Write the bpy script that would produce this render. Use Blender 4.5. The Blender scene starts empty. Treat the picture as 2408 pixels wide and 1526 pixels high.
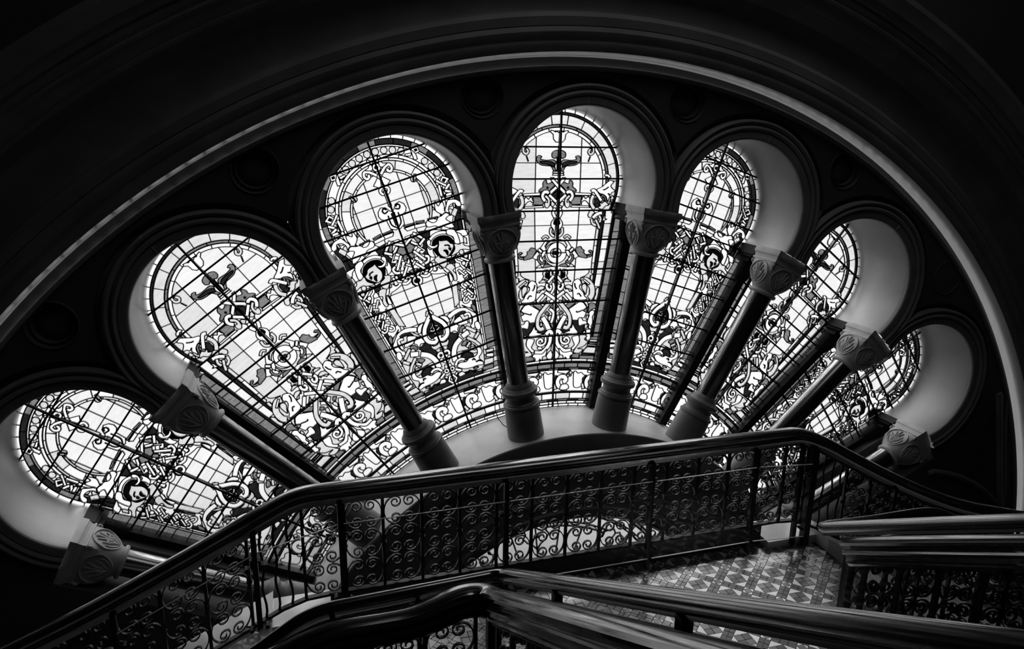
import bpy, math, random
from math import sin, cos, pi, radians, atan2, hypot, sqrt
from mathutils import Matrix, Vector
from mathutils.geometry import delaunay_2d_cdt
import numpy as np

random.seed(7)
S = 1.5                      # all lengths below are in units of 1.5 m
sc = bpy.context.scene
col = sc.collection

# ------------------------------------------------------------------ camera
cam_d = bpy.data.cameras.new('camera')
cam_d.sensor_width = 36
cam_d.lens = 25.332
cam_d.clip_start = .02
cam_d.clip_end = 200
cam = bpy.data.objects.new('camera', cam_d)
col.objects.link(cam)
CR = Vector((0.956498, -0.291372, 0.014586)); CU = Vector((0.060205, 0.246066, 0.967381)); CF = Vector((0.285457, 0.924421, -0.252904))
CP = Vector((-1.671964, -4.123224, 3.672506)) * S
cam.matrix_world = Matrix(((CR.x, CU.x, -CF.x, CP.x), (CR.y, CU.y, -CF.y, CP.y), (CR.z, CU.z, -CF.z, CP.z), (0, 0, 0, 1)))
sc.camera = cam

# ------------------------------------------------------------------ daylight
w = bpy.data.worlds.new('overcast_sky')
sc.world = w
w.use_nodes = True
nt = w.node_tree
bg = nt.nodes['Background']
tc = nt.nodes.new('ShaderNodeTexCoord')
nz = nt.nodes.new('ShaderNodeTexNoise'); nz.inputs['Scale'].default_value = 2.2; nz.inputs['Detail'].default_value = 3
rp = nt.nodes.new('ShaderNodeValToRGB')
rp.color_ramp.elements[0].position = .25; rp.color_ramp.elements[0].color = (.86, .86, .86, 1)
rp.color_ramp.elements[1].position = .75; rp.color_ramp.elements[1].color = (1, 1, 1, 1)
nt.links.new(tc.outputs['Generated'], nz.inputs['Vector'])
nt.links.new(nz.outputs['Fac'], rp.inputs['Fac'])
# overcast sky: three to four times brighter overhead than at the horizon
sx = nt.nodes.new('ShaderNodeSeparateXYZ'); mr = nt.nodes.new('ShaderNodeValToRGB')
mp0 = nt.nodes.new('ShaderNodeMapRange'); mp0.inputs['From Min'].default_value = -1; mp0.inputs['From Max'].default_value = 1
# street and ground far below are darker than the haze at the horizon, the clouds overhead brighter
el = mr.color_ramp.elements; el[0].position = 0; el[0].color = (.05,) * 3 + (1,); el[1].position = 1; el[1].color = (1, 1, 1, 1)
for ps, vv in ((.22, .03), (.30, .125), (.5, .13), (.62, .28)): q = el.new(ps); q.color = (vv, vv, vv, 1)
nt.links.new(tc.outputs['Generated'], sx.inputs[0]); nt.links.new(sx.outputs['Z'], mp0.inputs['Value']); nt.links.new(mp0.outputs['Result'], mr.inputs['Fac'])
mu = nt.nodes.new('ShaderNodeMix'); mu.data_type = 'RGBA'; mu.blend_type = 'MULTIPLY'; mu.inputs[0].default_value = 1
nt.links.new(rp.outputs['Color'], mu.inputs[6]); nt.links.new(mr.outputs['Color'], mu.inputs[7])
nt.links.new(mu.outputs[2], bg.inputs['Color'])
bg.inputs['Strength'].default_value = 12
# glazed roof light of the hall, high above and behind the stairs
rl = bpy.data.lights.new('roof_light', 'AREA'); rl.shape = 'RECTANGLE'; rl.size = 2.4 * S; rl.size_y = 1.4 * S; rl.energy = 22
ro = bpy.data.objects.new('roof_light', rl); col.objects.link(ro); ro.location = (.4 * S, -1.75 * S, 6.9 * S)
# window portal: only guides the sky light through the glass, gives no light of its own
pl = bpy.data.lights.new('window_portal', 'AREA'); pl.shape = 'RECTANGLE'; pl.size = 9.2 * S; pl.size_y = 4.6 * S
pl.cycles.is_portal = True
po = bpy.data.objects.new('window_portal', pl); col.objects.link(po)
po.location = (0, .6 * S, 2.0 * S); po.rotation_euler = (radians(-90), 0, 0)
# added fill spot, no lamp known there: brightens the landing tiles
sl_ = bpy.data.lights.new('landing_fill_spot', 'SPOT'); sl_.energy = 1500; sl_.spot_size = radians(13); sl_.spot_blend = 1; sl_.shadow_soft_size = .12
so = bpy.data.objects.new('landing_fill_spot', sl_); col.objects.link(so); so.location = (.1 * S, -1.9 * S, 6.5 * S)
so.rotation_euler = (Vector((.25, -1.66, 1.56)) - Vector((.1, -1.9, 6.5))).to_track_quat('-Z', 'Y').to_euler()
vs = sc.view_settings
vs.view_transform = 'Standard'; vs.look = 'None'; vs.exposure = 0; vs.gamma = 1; vs.use_curve_mapping = False
sc.cycles.transparent_max_bounces = 24
sc.cycles.max_bounces = 8
sc.cycles.diffuse_bounces = 4
sc.cycles.glossy_bounces = 4
sc.cycles.sample_clamp_indirect = 4
sc.cycles.use_denoising = True

# ------------------------------------------------------------------ materials
def mat(name, c, rough=.6, metal=0, var=.0, scale=8, bump=0, spec=.5, coat=0):
    m = bpy.data.materials.new(name); m.use_nodes = True
    t = m.node_tree; b = t.nodes['Principled BSDF']
    b.inputs['Roughness'].default_value = rough; b.inputs['Metallic'].default_value = metal
    b.inputs['Specular IOR Level'].default_value = spec
    b.inputs['Coat Weight'].default_value = coat; b.inputs['Coat Roughness'].default_value = min(.3, max(.07, rough * .8)); b.inputs['Coat IOR'].default_value = 1.7 if c > .03 else 3.0
    if var or bump:
        g = t.nodes.new('ShaderNodeTexCoord'); n = t.nodes.new('ShaderNodeTexNoise')
        n.inputs['Scale'].default_value = scale; n.inputs['Detail'].default_value = 5
        t.links.new(g.outputs['Object'], n.inputs['Vector'])
        r = t.nodes.new('ShaderNodeValToRGB')
        r.color_ramp.elements[0].position = .3; r.color_ramp.elements[1].position = .7
        a, z = c * (1 - var), c * (1 + var)
        r.color_ramp.elements[0].color = (a, a, a, 1); r.color_ramp.elements[1].color = (z, z, z, 1)
        t.links.new(n.outputs['Fac'], r.inputs['Fac']); t.links.new(r.outputs['Color'], b.inputs['Base Color'])
        if bump:
            u = t.nodes.new('ShaderNodeBump'); u.inputs['Strength'].default_value = bump; u.inputs['Distance'].default_value = .01
            t.links.new(n.outputs['Fac'], u.inputs['Height']); t.links.new(u.outputs['Normal'], b.inputs['Normal'])
    else:
        b.inputs['Base Color'].default_value = (c, c, c, 1)
    if 'tile' in name: b.inputs['Coat IOR'].default_value = 2.7
    return m

def wood(name, c, rough):
    m = mat(name, c, rough, spec=.8, coat=1)
    t = m.node_tree; b = t.nodes['Principled BSDF']
    g = t.nodes.new('ShaderNodeAttribute'); g.attribute_name = 'grain'; mp = t.nodes.new('ShaderNodeMapping'); mp.inputs['Scale'].default_value = (2.5, 90, 90)
    n = t.nodes.new('ShaderNodeTexNoise'); n.inputs['Scale'].default_value = 2; n.inputs['Detail'].default_value = 5
    t.links.new(g.outputs['Vector'], mp.inputs['Vector']); t.links.new(mp.outputs['Vector'], n.inputs['Vector'])
    r = t.nodes.new('ShaderNodeValToRGB')
    r.color_ramp.elements[0].position = .35; r.color_ramp.elements[1].position = .65
    r.color_ramp.elements[0].color = (c * .4,) * 3 + (1,); r.color_ramp.elements[1].color = (c * 2,) * 3 + (1,)
    t.links.new(n.outputs['Fac'], r.inputs['Fac']); t.links.new(r.outputs['Color'], b.inputs['Base Color'])
    rr = t.nodes.new('ShaderNodeMapRange'); rr.inputs['From Min'].default_value = .35; rr.inputs['From Max'].default_value = .65; rr.inputs['To Min'].default_value = rough * .6; rr.inputs['To Max'].default_value = rough * 2
    t.links.new(n.outputs['Fac'], rr.inputs['Value']); t.links.new(rr.outputs['Result'], b.inputs['Roughness']); t.links.new(rr.outputs['Result'], b.inputs['Coat Roughness'])
    return m

def pane_mat(name, tone, var=.07, scale=6, white=.04):
    """tinted leaded glass: daylight passes, a little is scattered"""
    m = bpy.data.materials.new(name); m.use_nodes = True
    t = m.node_tree; t.nodes.clear()
    o = t.nodes.new('ShaderNodeOutputMaterial'); mx = t.nodes.new('ShaderNodeMixShader'); mx.inputs['Fac'].default_value = white
    tr = t.nodes.new('ShaderNodeBsdfTransparent'); tl = t.nodes.new('ShaderNodeBsdfTranslucent')
    g = t.nodes.new('ShaderNodeTexCoord'); mp = t.nodes.new('ShaderNodeMapping'); mp.inputs['Rotation'].default_value = (0, .6, 0); mp.inputs['Scale'].default_value = (1, 1, 5)
    n = t.nodes.new('ShaderNodeTexNoise'); n.inputs['Scale'].default_value = scale; n.inputs['Detail'].default_value = 4
    r = t.nodes.new('ShaderNodeValToRGB')
    r.color_ramp.elements[0].position = .3; r.color_ramp.elements[1].position = .72
    a, z = max(0, tone * (1 - var)), min(1, tone * (1 + var))
    r.color_ramp.elements[0].color = (a, a, a, 1); r.color_ramp.elements[1].color = (z, z, z, 1)
    t.links.new(g.outputs['Object'], mp.inputs['Vector']); t.links.new(mp.outputs['Vector'], n.inputs['Vector']); t.links.new(n.outputs['Fac'], r.inputs['Fac'])
    t.links.new(r.outputs['Color'], tr.inputs['Color']); t.links.new(r.outputs['Color'], tl.inputs['Color'])
    t.links.new(tr.outputs[0], mx.inputs[1]); t.links.new(tl.outputs[0], mx.inputs[2]); t.links.new(mx.outputs[0], o.inputs['Surface'])
    return m

def clear_mat(name, tint=.93):
    m = bpy.data.materials.new(name); m.use_nodes = True
    t = m.node_tree; t.nodes.clear()
    o = t.nodes.new('ShaderNodeOutputMaterial'); mx = t.nodes.new('ShaderNodeMixShader'); f = t.nodes.new('ShaderNodeFresnel'); f.inputs['IOR'].default_value = 1.35
    tr = t.nodes.new('ShaderNodeBsdfTransparent'); tr.inputs['Color'].default_value = (tint,) * 3 + (1,)
    gl = t.nodes.new('ShaderNodeBsdfGlossy'); gl.inputs['Roughness'].default_value = .02
    t.links.new(f.outputs[0], mx.inputs['Fac']); t.links.new(tr.outputs[0], mx.inputs[1]); t.links.new(gl.outputs[0], mx.inputs[2]); t.links.new(mx.outputs[0], o.inputs['Surface'])
    return m

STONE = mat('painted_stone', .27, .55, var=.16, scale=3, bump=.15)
STONE_LIT = mat('lit_stone_soffit', .43, .38, var=.14, scale=2.5, bump=.1, spec=.6, coat=.3)  # lighter copy of the painted stone, window light put into its colour
STONE_GLOW = mat('glow_white_stone', .85, .45, var=.05, scale=2, spec=.8, coat=1)  # whitened to carry the glow of the arch band; also the pale mortar joints
SILLM = mat('lit_sill_stone', .72, .4, var=.12, scale=4, bump=.1)  # lighter than the reveal stone: daylight on the sill put into the colour
WALLM = mat('shaded_wall', .085, .7, var=.2, scale=2, bump=.1)  # base colour darkened to hold the shade on faces turned from the window
CAPM = mat('carved_capital_stone', .5, .45, var=.12, scale=9, bump=.2)
GRANITE = mat('polished_dark_granite', .025, .24, spec=1, coat=1)
BASEM = mat('column_base_stone', .2, .38, var=.12, scale=5, bump=.1)
ROOM = mat('room_shadow_paint', .035, .9)
WOOD = wood('polished_dark_wood', .03, .14)
IRON = mat('wrought_iron', .018, .28, metal=.6, var=.3, scale=20)
STEEL = mat('dull_steel', .35, .3, metal=1)
LEAD = mat('lead_came', .012, .45, metal=.3)
MULL = mat('blackened_mullion', .003, .6, spec=.2)
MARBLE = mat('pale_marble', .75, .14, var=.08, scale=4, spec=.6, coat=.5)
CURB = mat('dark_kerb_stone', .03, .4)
GROUT = mat('tile_grout', .015, .7)
TILE = {'W': mat('cream_tile', .85, .3, spec=.8, coat=1, var=.07, scale=10), 'G': mat('grey_tile', .12, .3, spec=.8, coat=1, var=.15, scale=10), 'M': mat('mid_grey_tile', .2, .3, spec=.8, coat=1, var=.15, scale=10), 'D': mat('dark_tile', .04, .3, spec=.8, coat=1, var=.2, scale=10)}
PANE = {'W': pane_mat('white_glass', .72, .05), 'L': pane_mat('pale_glass', .52, .10), 'C': pane_mat('clear_textured_glass', .62, .06, 9), 'G': pane_mat('grey_streaky_glass', .15, .35, 14, .03), 'D': pane_mat('dark_glass', .012, .4, 12, .02)}
CLEAR = clear_mat('clear_safety_glass')
EDGE = mat('polished_glass_edge', .75, .2, spec=.8)

# ------------------------------------------------------------------ mesh helpers
WM = {}
class MB:
    def __init__(s): s.v = []; s.f = []; s.g = []
    def add(s, vs, fs):
        k = len(s.v); s.v += [tuple(p) for p in vs]; s.f += [tuple(i + k for i in f) for f in fs]
    def box(s, x0, x1, y0, y1, z0, z1, M=None):
        vs = [Vector((x, y, z)) for x in (x0, x1) for y in (y0, y1) for z in (z0, z1)]
        if M: vs = [M @ p for p in vs]
        s.add(vs, [(0, 1, 3, 2), (4, 6, 7, 5), (0, 4, 5, 1), (2, 3, 7, 6), (0, 2, 6, 4), (1, 5, 7, 3)])
    def grid(s, rows, close_u=False, close_v=False):
        n, m = len(rows), len(rows[0]); k = len(s.v)
        for r in rows: s.v += [tuple(p) for p in r]
        for i in range(n if close_u else n - 1):
            for j in range(m if close_v else m - 1):
                s.f.append((k + i * m + j, k + i * m + (j + 1) % m, k + ((i + 1) % n) * m + (j + 1) % m, k + ((i + 1) % n) * m + j))
    def tube(s, path, r, n=6, cap=True, flat=None, up=None):
        path = [Vector(p) for p in path]; rows = []
        nrm = None
        for i, p in enumerate(path):
            t = (path[min(i + 1, len(path) - 1)] - path[max(i - 1, 0)]).normalized()
            if up is not None: a = t.cross(Vector(up)).normalized(); b = a.cross(t).normalized()
            else:
                if nrm is None: nrm = t.orthogonal().normalized()
                a = (nrm - t * nrm.dot(t)).normalized(); nrm = a; b = t.cross(a)
            rr = r[i] if isinstance(r, (list, tuple)) else r
            if flat: ring = [(a * x + b * y) for x, y in ((-flat[0], -flat[1]), (flat[0], -flat[1]), (flat[0], flat[1]), (-flat[0], flat[1]))]
            else: ring = [a * cos(2 * pi * k / n) * rr + b * sin(2 * pi * k / n) * rr for k in range(n)]
            rows.append([p + q for q in ring])
        k = len(s.v); s.grid(rows, close_v=True); m = len(rows[0])
        if cap: s.f.append(tuple(k + j for j in range(m))[::-1]); s.f.append(tuple(k + (len(rows) - 1) * m + j for j in range(m)))
    def lathe(s, prof, M, n=32, cap=True):
        rows = [[M @ Vector((r * cos(2 * pi * k / n), r * sin(2 * pi * k / n), z)) for k in range(n)] for r, z in prof]
        k = len(s.v); s.grid(rows, close_v=True)
        if cap: s.f.append(tuple(k + j for j in range(n))[::-1]); s.f.append(tuple(k + (len(rows) - 1) * n + j for j in range(n)))
    def sweep(s, path, prof, cap=True):
        """profile (side, up) along a path, kept upright"""
        path = [Vector(p) for p in path]; rows = []
        for i, p in enumerate(path):
            t = (path[min(i + 1, len(path) - 1)] - path[max(i - 1, 0)]).normalized()
            sd = t.cross(Vector((0, 0, 1))).normalized(); u = sd.cross(t).normalized()
            t0 = (path[i] - path[i - 1]).normalized() if i else t
            k = 1 / max(.6, t.dot(t0))
            ln = (ln + (path[i] - path[i - 1]).length) if i else 0
            rows.append([p + sd * a * k + u * b for a, b in prof]); s.g += [(ln, a, b) for a, b in prof]
        k = len(s.v); s.grid(rows, close_v=True); m = len(prof)
        if cap: s.f.append(tuple(k + j for j in range(m))[::-1]); s.f.append(tuple(k + (len(rows) - 1) * m + j for j in range(m)))
    def mesh(s, name, M=None):
        me = bpy.data.meshes.new(name)
        vs = s.v if M is None else [M @ Vector(p) for p in s.v]
        me.from_pydata([(p[0] * S, p[1] * S, p[2] * S) for p in vs], [], s.f)
        if s.g and len(s.g) == len(s.v):
            at = me.attributes.new('grain', 'FLOAT_VECTOR', 'POINT'); at.data.foreach_set('vector', [c for g in s.g for c in g])
        me.update(); return me

def smooth(me, ang=40):
    me.shade_smooth()
    try: me.set_sharp_from_angle(angle=radians(ang))
    except Exception: pass

def tag(o, label=None, cat=None, group=None, kind=None, category=None):
    cat = cat or category
    if label: o['label'] = label
    if cat: o['category'] = cat
    if group: o['group'] = group
    if kind: o['kind'] = kind
    return o
def empty(name, loc=(0, 0, 0), M=None, **k):
    o = bpy.data.objects.new(name, None); col.objects.link(o); o.empty_display_size = .1
    if M is None: M = Matrix.Translation(Vector(loc))
    MW = M.copy(); MW.translation = MW.translation * S
    o.matrix_basis = MW; WM[o] = M
    return tag(o, **k)
def build(name, mb, m, parent=None, sm=False, **k):
    """mb is in world coordinates"""
    P = WM[parent] if parent is not None else None
    me = mb.mesh(name, P.inverted() if P is not None else None); me.materials.append(m)
    if sm: smooth(me, sm if sm is not True else 40)
    o = bpy.data.objects.new(name, me); col.objects.link(o)
    if parent is not None: o.parent = parent; WM[o] = P
    else: WM[o] = Matrix.Identity(4)
    return tag(o, **k)
def inst(name, me, parent, L=None, **k):
    """shared mesh placed with local matrix L under parent"""
    o = bpy.data.objects.new(name, me); col.objects.link(o); o.parent = parent
    L = L or Matrix.Identity(4); LS = L.copy(); LS.translation = LS.translation * S
    o.matrix_basis = LS; WM[o] = WM[parent] @ L
    return tag(o, **k)

# ------------------------------------------------------------------ plan of the wheel window
ST = 18.464
PA = [90 + ST * (3 - k) for k in range(7)]       # axes of the seven lights
AA = [90 + ST * (3.5 - k) for k in range(8)]     # axes of the eight columns
TH = math.tan(radians(ST / 2))
YF, YG = -.142, .33                              # face of the wall, plane of the glass
def frame(a):
    """local x to the right, z outwards along the spoke"""
    t = radians(a)
    return Matrix(((sin(t), 0, cos(t), 0), (0, 1, 0, 0), (-cos(t), 0, sin(t), 0), (0, 0, 0, 1)))
def cdt(loops):
    vs, es = [], []
    for pts, closed in loops:
        k = len(vs); vs += [Vector(p) for p in pts]; n = len(pts)
        es += [(k + i, k + (i + 1) % n) for i in range(n if closed else n - 1)]
    r = delaunay_2d_cdt(vs, es, [], 0, 1e-5)
    return np.array([(p[0], p[1]) for p in r[0]]), [tuple(f) for f in r[2]]
def arc(cx, cy, r, a0, a1, n): return [(cx + r * cos(radians(a0 + (a1 - a0) * i / n)), cy + r * sin(radians(a0 + (a1 - a0) * i / n))) for i in range(n + 1)]
def slab(pts, tris, keep, y0, y1, back=False):
    """plate in the x-z plane from the kept triangles: front at y0, rims to y1"""
    mb = MB(); use = {}
    cnt = {}
    ks = [f for f, q in zip(tris, keep) if q]
    for f in ks:
        for i in range(3): cnt[(f[i], f[(i + 1) % 3])] = 1
    def vi(i, y):
        if (i, y) not in use: use[(i, y)] = len(mb.v); mb.v.append((pts[i][0], y, pts[i][1]))
        return use[(i, y)]
    for f in ks:
        mb.f.append(tuple(vi(i, y0) for i in f))
        if back: mb.f.append(tuple(vi(i, y1) for i in f[::-1]))
    for (a, b) in cnt:
        if (b, a) not in cnt: mb.f.append((vi(a, y0), vi(a, y1), vi(b, y1), vi(b, y0)))
    return mb

# ------------------------------------------------------------------ room shell
def wall_plate():
    loops = [([(-7, -2), (7, -2), (7, 7), (-7, 7)], True)]
    R0 = 4.83
    loops.append((arc(0, 0, R0, 0, 360, 160)[:-1], True))
    loops.append(([(-7, 0), (7, 0)], False))
    p, t = cdt(loops)
    c = np.array([p[list(f)].mean(0) for f in t])
    keep = (np.hypot(c[:, 0], c[:, 1]) > R0) | (c[:, 1] < 0)
    return slab(p, t, keep, -.42, .45)
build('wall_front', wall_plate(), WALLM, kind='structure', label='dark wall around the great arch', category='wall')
def room_box(name, b, **k):
    m = MB(); m.box(*b); return build(name, m, ROOM, kind='structure', **k)
room_box('wall_left', (-7.1, -6.6, -10, .4, -2, 7), label='dark side wall of the hall on the left', category='wall'); room_box('wall_right', (6.6, 7.1, -10, .4, -2, 7), label='dark side wall of the hall on the right', category='wall'); room_box('wall_back', (-7, 7, -10.2, -9.8, -2, 7), label='dark end wall of the hall opposite the window', category='wall')
room_box('ceiling', (-7.1, 7.1, -10.2, .5, 7, 7.2), label='black ceiling high above the arch', category='ceiling'); room_box('floor', (-7.1, 7.1, -10.2, .5, -2.2, -2), label='dark floor of the lower storey under the stairs', category='floor')

def ring(prof, a0, a1, n=120, cx=0, cy=0, M=None):
    mb = MB(); rows = []
    for i in range(n + 1):
        t = radians(a0 + (a1 - a0) * i / n)
        rows.append([Vector((cx + r * cos(t), y, cy + r * sin(t))) for r, y in prof])
    if M: rows = [[M @ p for p in r] for r in rows]
    mb.grid(rows); return mb
# great arch: soffit and three orders of mouldings
ga = empty('stone_archivolt', (0, YF, 0), label='great moulded semicircular arch framing the whole window', category='arch', kind='thing')
build('bead', ring([(4.035, YF), (4.037, YF - .012), (4.045, YF - .016), (4.058, YF - .015), (4.063, YF - .008), (4.057, YF - .001), (4.056, YF + .03)], 0, 180), STONE, ga, sm=True)
ST_ = bpy.data.materials.new('added_glow_strip'); ST_.use_nodes = True
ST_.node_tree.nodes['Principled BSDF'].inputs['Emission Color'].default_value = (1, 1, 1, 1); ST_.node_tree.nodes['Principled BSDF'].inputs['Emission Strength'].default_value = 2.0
build('added_strip', ring([(4.0565, YF + .002), (4.0568, YF + .012), (4.0565, YF + .022)], 2, 178), ST_, ga)  # added emitter hidden behind the bead, no known lamp, brightens the soffit
build('shaded_groove', ring([(4.055, YF + .03), (4.11, YF + .03)], 0, 180), CURB, ga)  # groove floor painted black so it reads as shade beside the added strip
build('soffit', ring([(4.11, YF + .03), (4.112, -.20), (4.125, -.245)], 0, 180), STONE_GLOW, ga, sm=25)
build('moulding', ring([(4.125, -.245), (4.13, -.245), (4.135, -.25), (4.165, -.262), (4.17, -.262), (4.17, -.25), (4.185, -.25), (4.20, -.262), (4.225, -.27), (4.25, -.262), (4.252, -.255), (4.256, -.262), (4.30, -.268), (4.325, -.25), (4.335, -.21)], 0, 180), STONE, ga, sm=30)
build('cove', ring([(4.335, -.21), (4.345, -.17), (4.37, -.165), (4.46, -.18), (4.54, -.22), (4.585, -.30)], 0, 180), STONE, ga, sm=30)
build('outer_moulding', ring([(4.585, -.30), (4.60, -.31), (4.605, -.30), (4.625, -.31), (4.66, -.33), (4.67, -.35), (4.685, -.34), (4.71, -.36), (4.73, -.36), (4.735, -.38), (4.77, -.40), (4.775, -.42), (4.80, -.43), (4.83, -.45), (4.86, -.45), (4.87, -.41)], 0, 180), STONE, ga, sm=30)

# spandrel wall with the seven scalloped openings
CZ, RI, RO = 3.395, .45, .576
def in_lobe(x, z, k, rad):
    t = radians(PA[k]); r = x * cos(t) + z * sin(t); v = x * sin(t) - z * cos(t)
    return hypot(r - CZ, v) < rad
def wall_keep(x, z):
    R = hypot(x, z)
    if R > 4.05 or R < 1.80: return False
    a = math.degrees(atan2(z, x))
    for j in (2, 3, 4, 5, 6):
        t = radians(AA[j - 1])
        if hypot(x - 3.938 * cos(t), z - 3.938 * sin(t)) < .124: return False
    for j in (1,):
        t = radians(AA[1])
        if hypot(x - 3.938 * cos(t), z - 3.938 * sin(t)) < .124: return False
    if z < 0: return True
    j = min(range(8), key=lambda q: abs(AA[q] - a)); t = radians(AA[j])
    rc = x * cos(t) + z * sin(t); vc = x * sin(t) - z * cos(t)
    outside = (j == 7 and vc > .13) or (j == 0 and vc < -.13)
    for k in range(7):
        tk = radians(PA[k]); rk = x * cos(tk) + z * sin(tk)
        if in_lobe(x, z, k, .612):
            if outside and rc < 3.283: continue
            return False
    if outside: return True
    return rc > 3.283
def spandrel():
    loops = [(arc(0, 0, 4.05, 0, 180, 140), False), (arc(0, 0, 1.80, 0, 180, 80), False), ([(-4.05, 0), (4.05, 0)], False)]
    for k in range(7):
        t = radians(PA[k]); loops.append((arc(CZ * cos(t), CZ * sin(t), .612, 0, 360, 90)[:-1], True))
    for j in range(8):
        t = radians(AA[j]); e = (cos(t), sin(t)); n = (sin(t), -cos(t))
        if 1 <= j <= 6: loops.append((arc(3.938 * e[0], 3.938 * e[1], .124, 0, 360, 48)[:-1], True))
        loops.append(([(3.283 * e[0] + q * n[0], 3.283 * e[1] + q * n[1]) for q in (-.3, .3)], False))
        if j in (0, 7):
            q = .13 if j == 7 else -.13
            loops.append(([(1.8 * e[0] + q * n[0], 1.8 * e[1] + q * n[1]), (3.283 * e[0] + q * n[0], 3.283 * e[1] + q * n[1])], False))
        # lines where the nearest column changes, so that the test is constant in each triangle
    for k in range(7):
        t = radians(PA[k]); loops.append(([(2.6 * cos(t), 2.6 * sin(t)), (4.05 * cos(t), 4.05 * sin(t))], False))
    p, t = cdt(loops); c = [p[list(f)].mean(0) for f in t]
    return slab(p, t, [wall_keep(*q) for q in c], YF, YG + .02)
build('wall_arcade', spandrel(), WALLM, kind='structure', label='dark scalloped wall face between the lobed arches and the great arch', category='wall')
# roundels
for i, j in enumerate(range(1, 7)):
    t = radians(AA[j]); M = Matrix.Translation((3.938 * cos(t), 0, 3.938 * sin(t)))
    o = build('wall_roundel', ring([(.126, YF), (.121, YF - .006), (.116, YF), (.112, -.12), (.102, -.118), (.097, -.128), (.091, -.118), (.087, -.10), (.082, -.104), (.04, -.112), (.0, -.112)], 0, 360, 48, M=M), WALLM, sm=35)
    tag(o, 'sunken round moulded disc in the spandrel above %s column from the left' % ('second', 'third', 'fourth', 'fifth', 'sixth', 'seventh')[i], 'roundel', 'roundels between the arches', 'thing')

# lobed arches
WHO = ['leftmost, lowest on the left side', 'second from the left', 'third from the left', 'central, topmost', 'third from the right', 'second from the right', 'rightmost, lowest on the right side']
def lobe(k):
    M = frame(PA[k]); a = M.inverted()
    root = empty('lobed_arch', M=Matrix.Translation(M @ Vector((0, YF, CZ + RI))), label='moulded horseshoe arch over the %s stained glass light' % WHO[k].split(',')[0], category='arch', group='horseshoe arches of the wheel window', kind='thing')
    def strip(prof, n=96, am=None):
        mb = MB(); rows = []
        for i in range(n + 1):
            row = []
            for rho, y in prof:
                dl = radians(ST / 2); A = math.degrees(dl + math.acos((3.283 - CZ * cos(dl)) / rho))
                t = radians(-A + 2 * A * i / n); v = rho * sin(t); r = CZ + rho * cos(t)
                lim = TH * r - .001
                if v > lim and not (k == 6): v = lim
                if v < -lim and not (k == 0): v = -lim
                if r * cos(dl) + abs(v) * sin(dl) < 3.283: r = (3.283 - abs(v) * sin(dl)) / cos(dl)
                row.append(M @ Vector((v, y, r)))
            rows.append(row)
        mb.grid(rows); return mb
    build('soffit', strip([(RI, YG + .02), (RI, YF + .035), (RI + .006, YF + .012)]), STONE_LIT, root, sm=30)
    build('inner_roll', strip([(RI + .006, YF + .012), (RI + .002, YF + .004), (RI + .006, YF - .006), (RI + .014, YF - .01)]), STONE, root, sm=35)
    build('face_moulding', strip([(RI + .014, YF - .01), (.50, YF - .012), (.502, YF - .004), (.507, YF - .004), (.51, YF - .018), (.522, YF - .026), (.536, YF - .018), (.538, YF - .004), (.544, YF - .004), (.547, YF - .02), (.56, YF - .028), (.573, YF - .02), (.577, YF + .045), (.613, YF + .05), (.613, YF)]), STONE, root, sm=30)
for k in range(7): lobe(k)
for k in range(7):
    M = frame(PA[k]); m = MB()
    pr = [(RI + .001, YG - .02), (RI + .001, YF + .03), (RI + .004, YF + .004), (RI + .013, YF - .012), (.50, YF - .014), (.508, YF - .006), (.522, YF - .028), (.542, YF - .006), (.56, YF - .030), (.575, YF - .022)]
    m.tube([M @ Vector((.004 * sin(i * 2.1) - .012, y, CZ + r)) for i, (r, y) in enumerate(pr)], .0011, 4)
    build('mortar_joint', m, STONE_GLOW, bpy.data.objects['lobed_arch' + ('.%03d' % k if k else '')])

# hub: semicircular ring with the sill of the columns
hb = empty('hub_arch', (0, YF, 1.2), label='dark semicircular stone hub ring carrying the column bases', category='arch', kind='thing')
build('sill', ring([(1.825, YF), (1.84, YG + .02)], 0, 180), SILLM, hb, sm=True)
build('face_ring', ring([(1.21, YF + .02), (1.23, YF - .004), (1.26, YF - .004), (1.27, YF - .03), (1.30, YF - .03), (1.31, YF - .01), (1.40, YF - .01), (1.42, YF + .03), (1.63, YF + .03), (1.655, YF + .01), (1.70, YF + .005), (1.71, YF - .012), (1.80, YF - .016), (1.82, YF - .008), (1.825, YF)], 0, 180), BASEM, hb, sm=30)
build('reveal', ring([(1.165, YG + .02), (1.21, YF + .02)], 0, 180), STONE_LIT, hb, sm=True)
hw = MB(); hw.box(-4.1, 4.1, YF, YG + .1, -.5, 0); build('trim_1', hw, WALLM, kind='structure', label='straight stone band at the foot of the wheel', category='trim')

m = MB(); t0 = 98.5
cb_ = [(97.6, 1.99, .30), (98.4, 1.95, .24), (98.5, 1.90, .19), (98.0, 1.862, .15), (97.2, 1.845, .10), (96.6, 1.838, .06)]
m.tube([(r * cos(radians(a + 4.5)), y, r * sin(radians(a + 4.5))) for a, r, y in cb_], .0032, 6)
tag(build('cable', m, LEAD, sm=True), 'thin black cable looping from the glass onto the sill beside a column base', 'cable')
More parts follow.
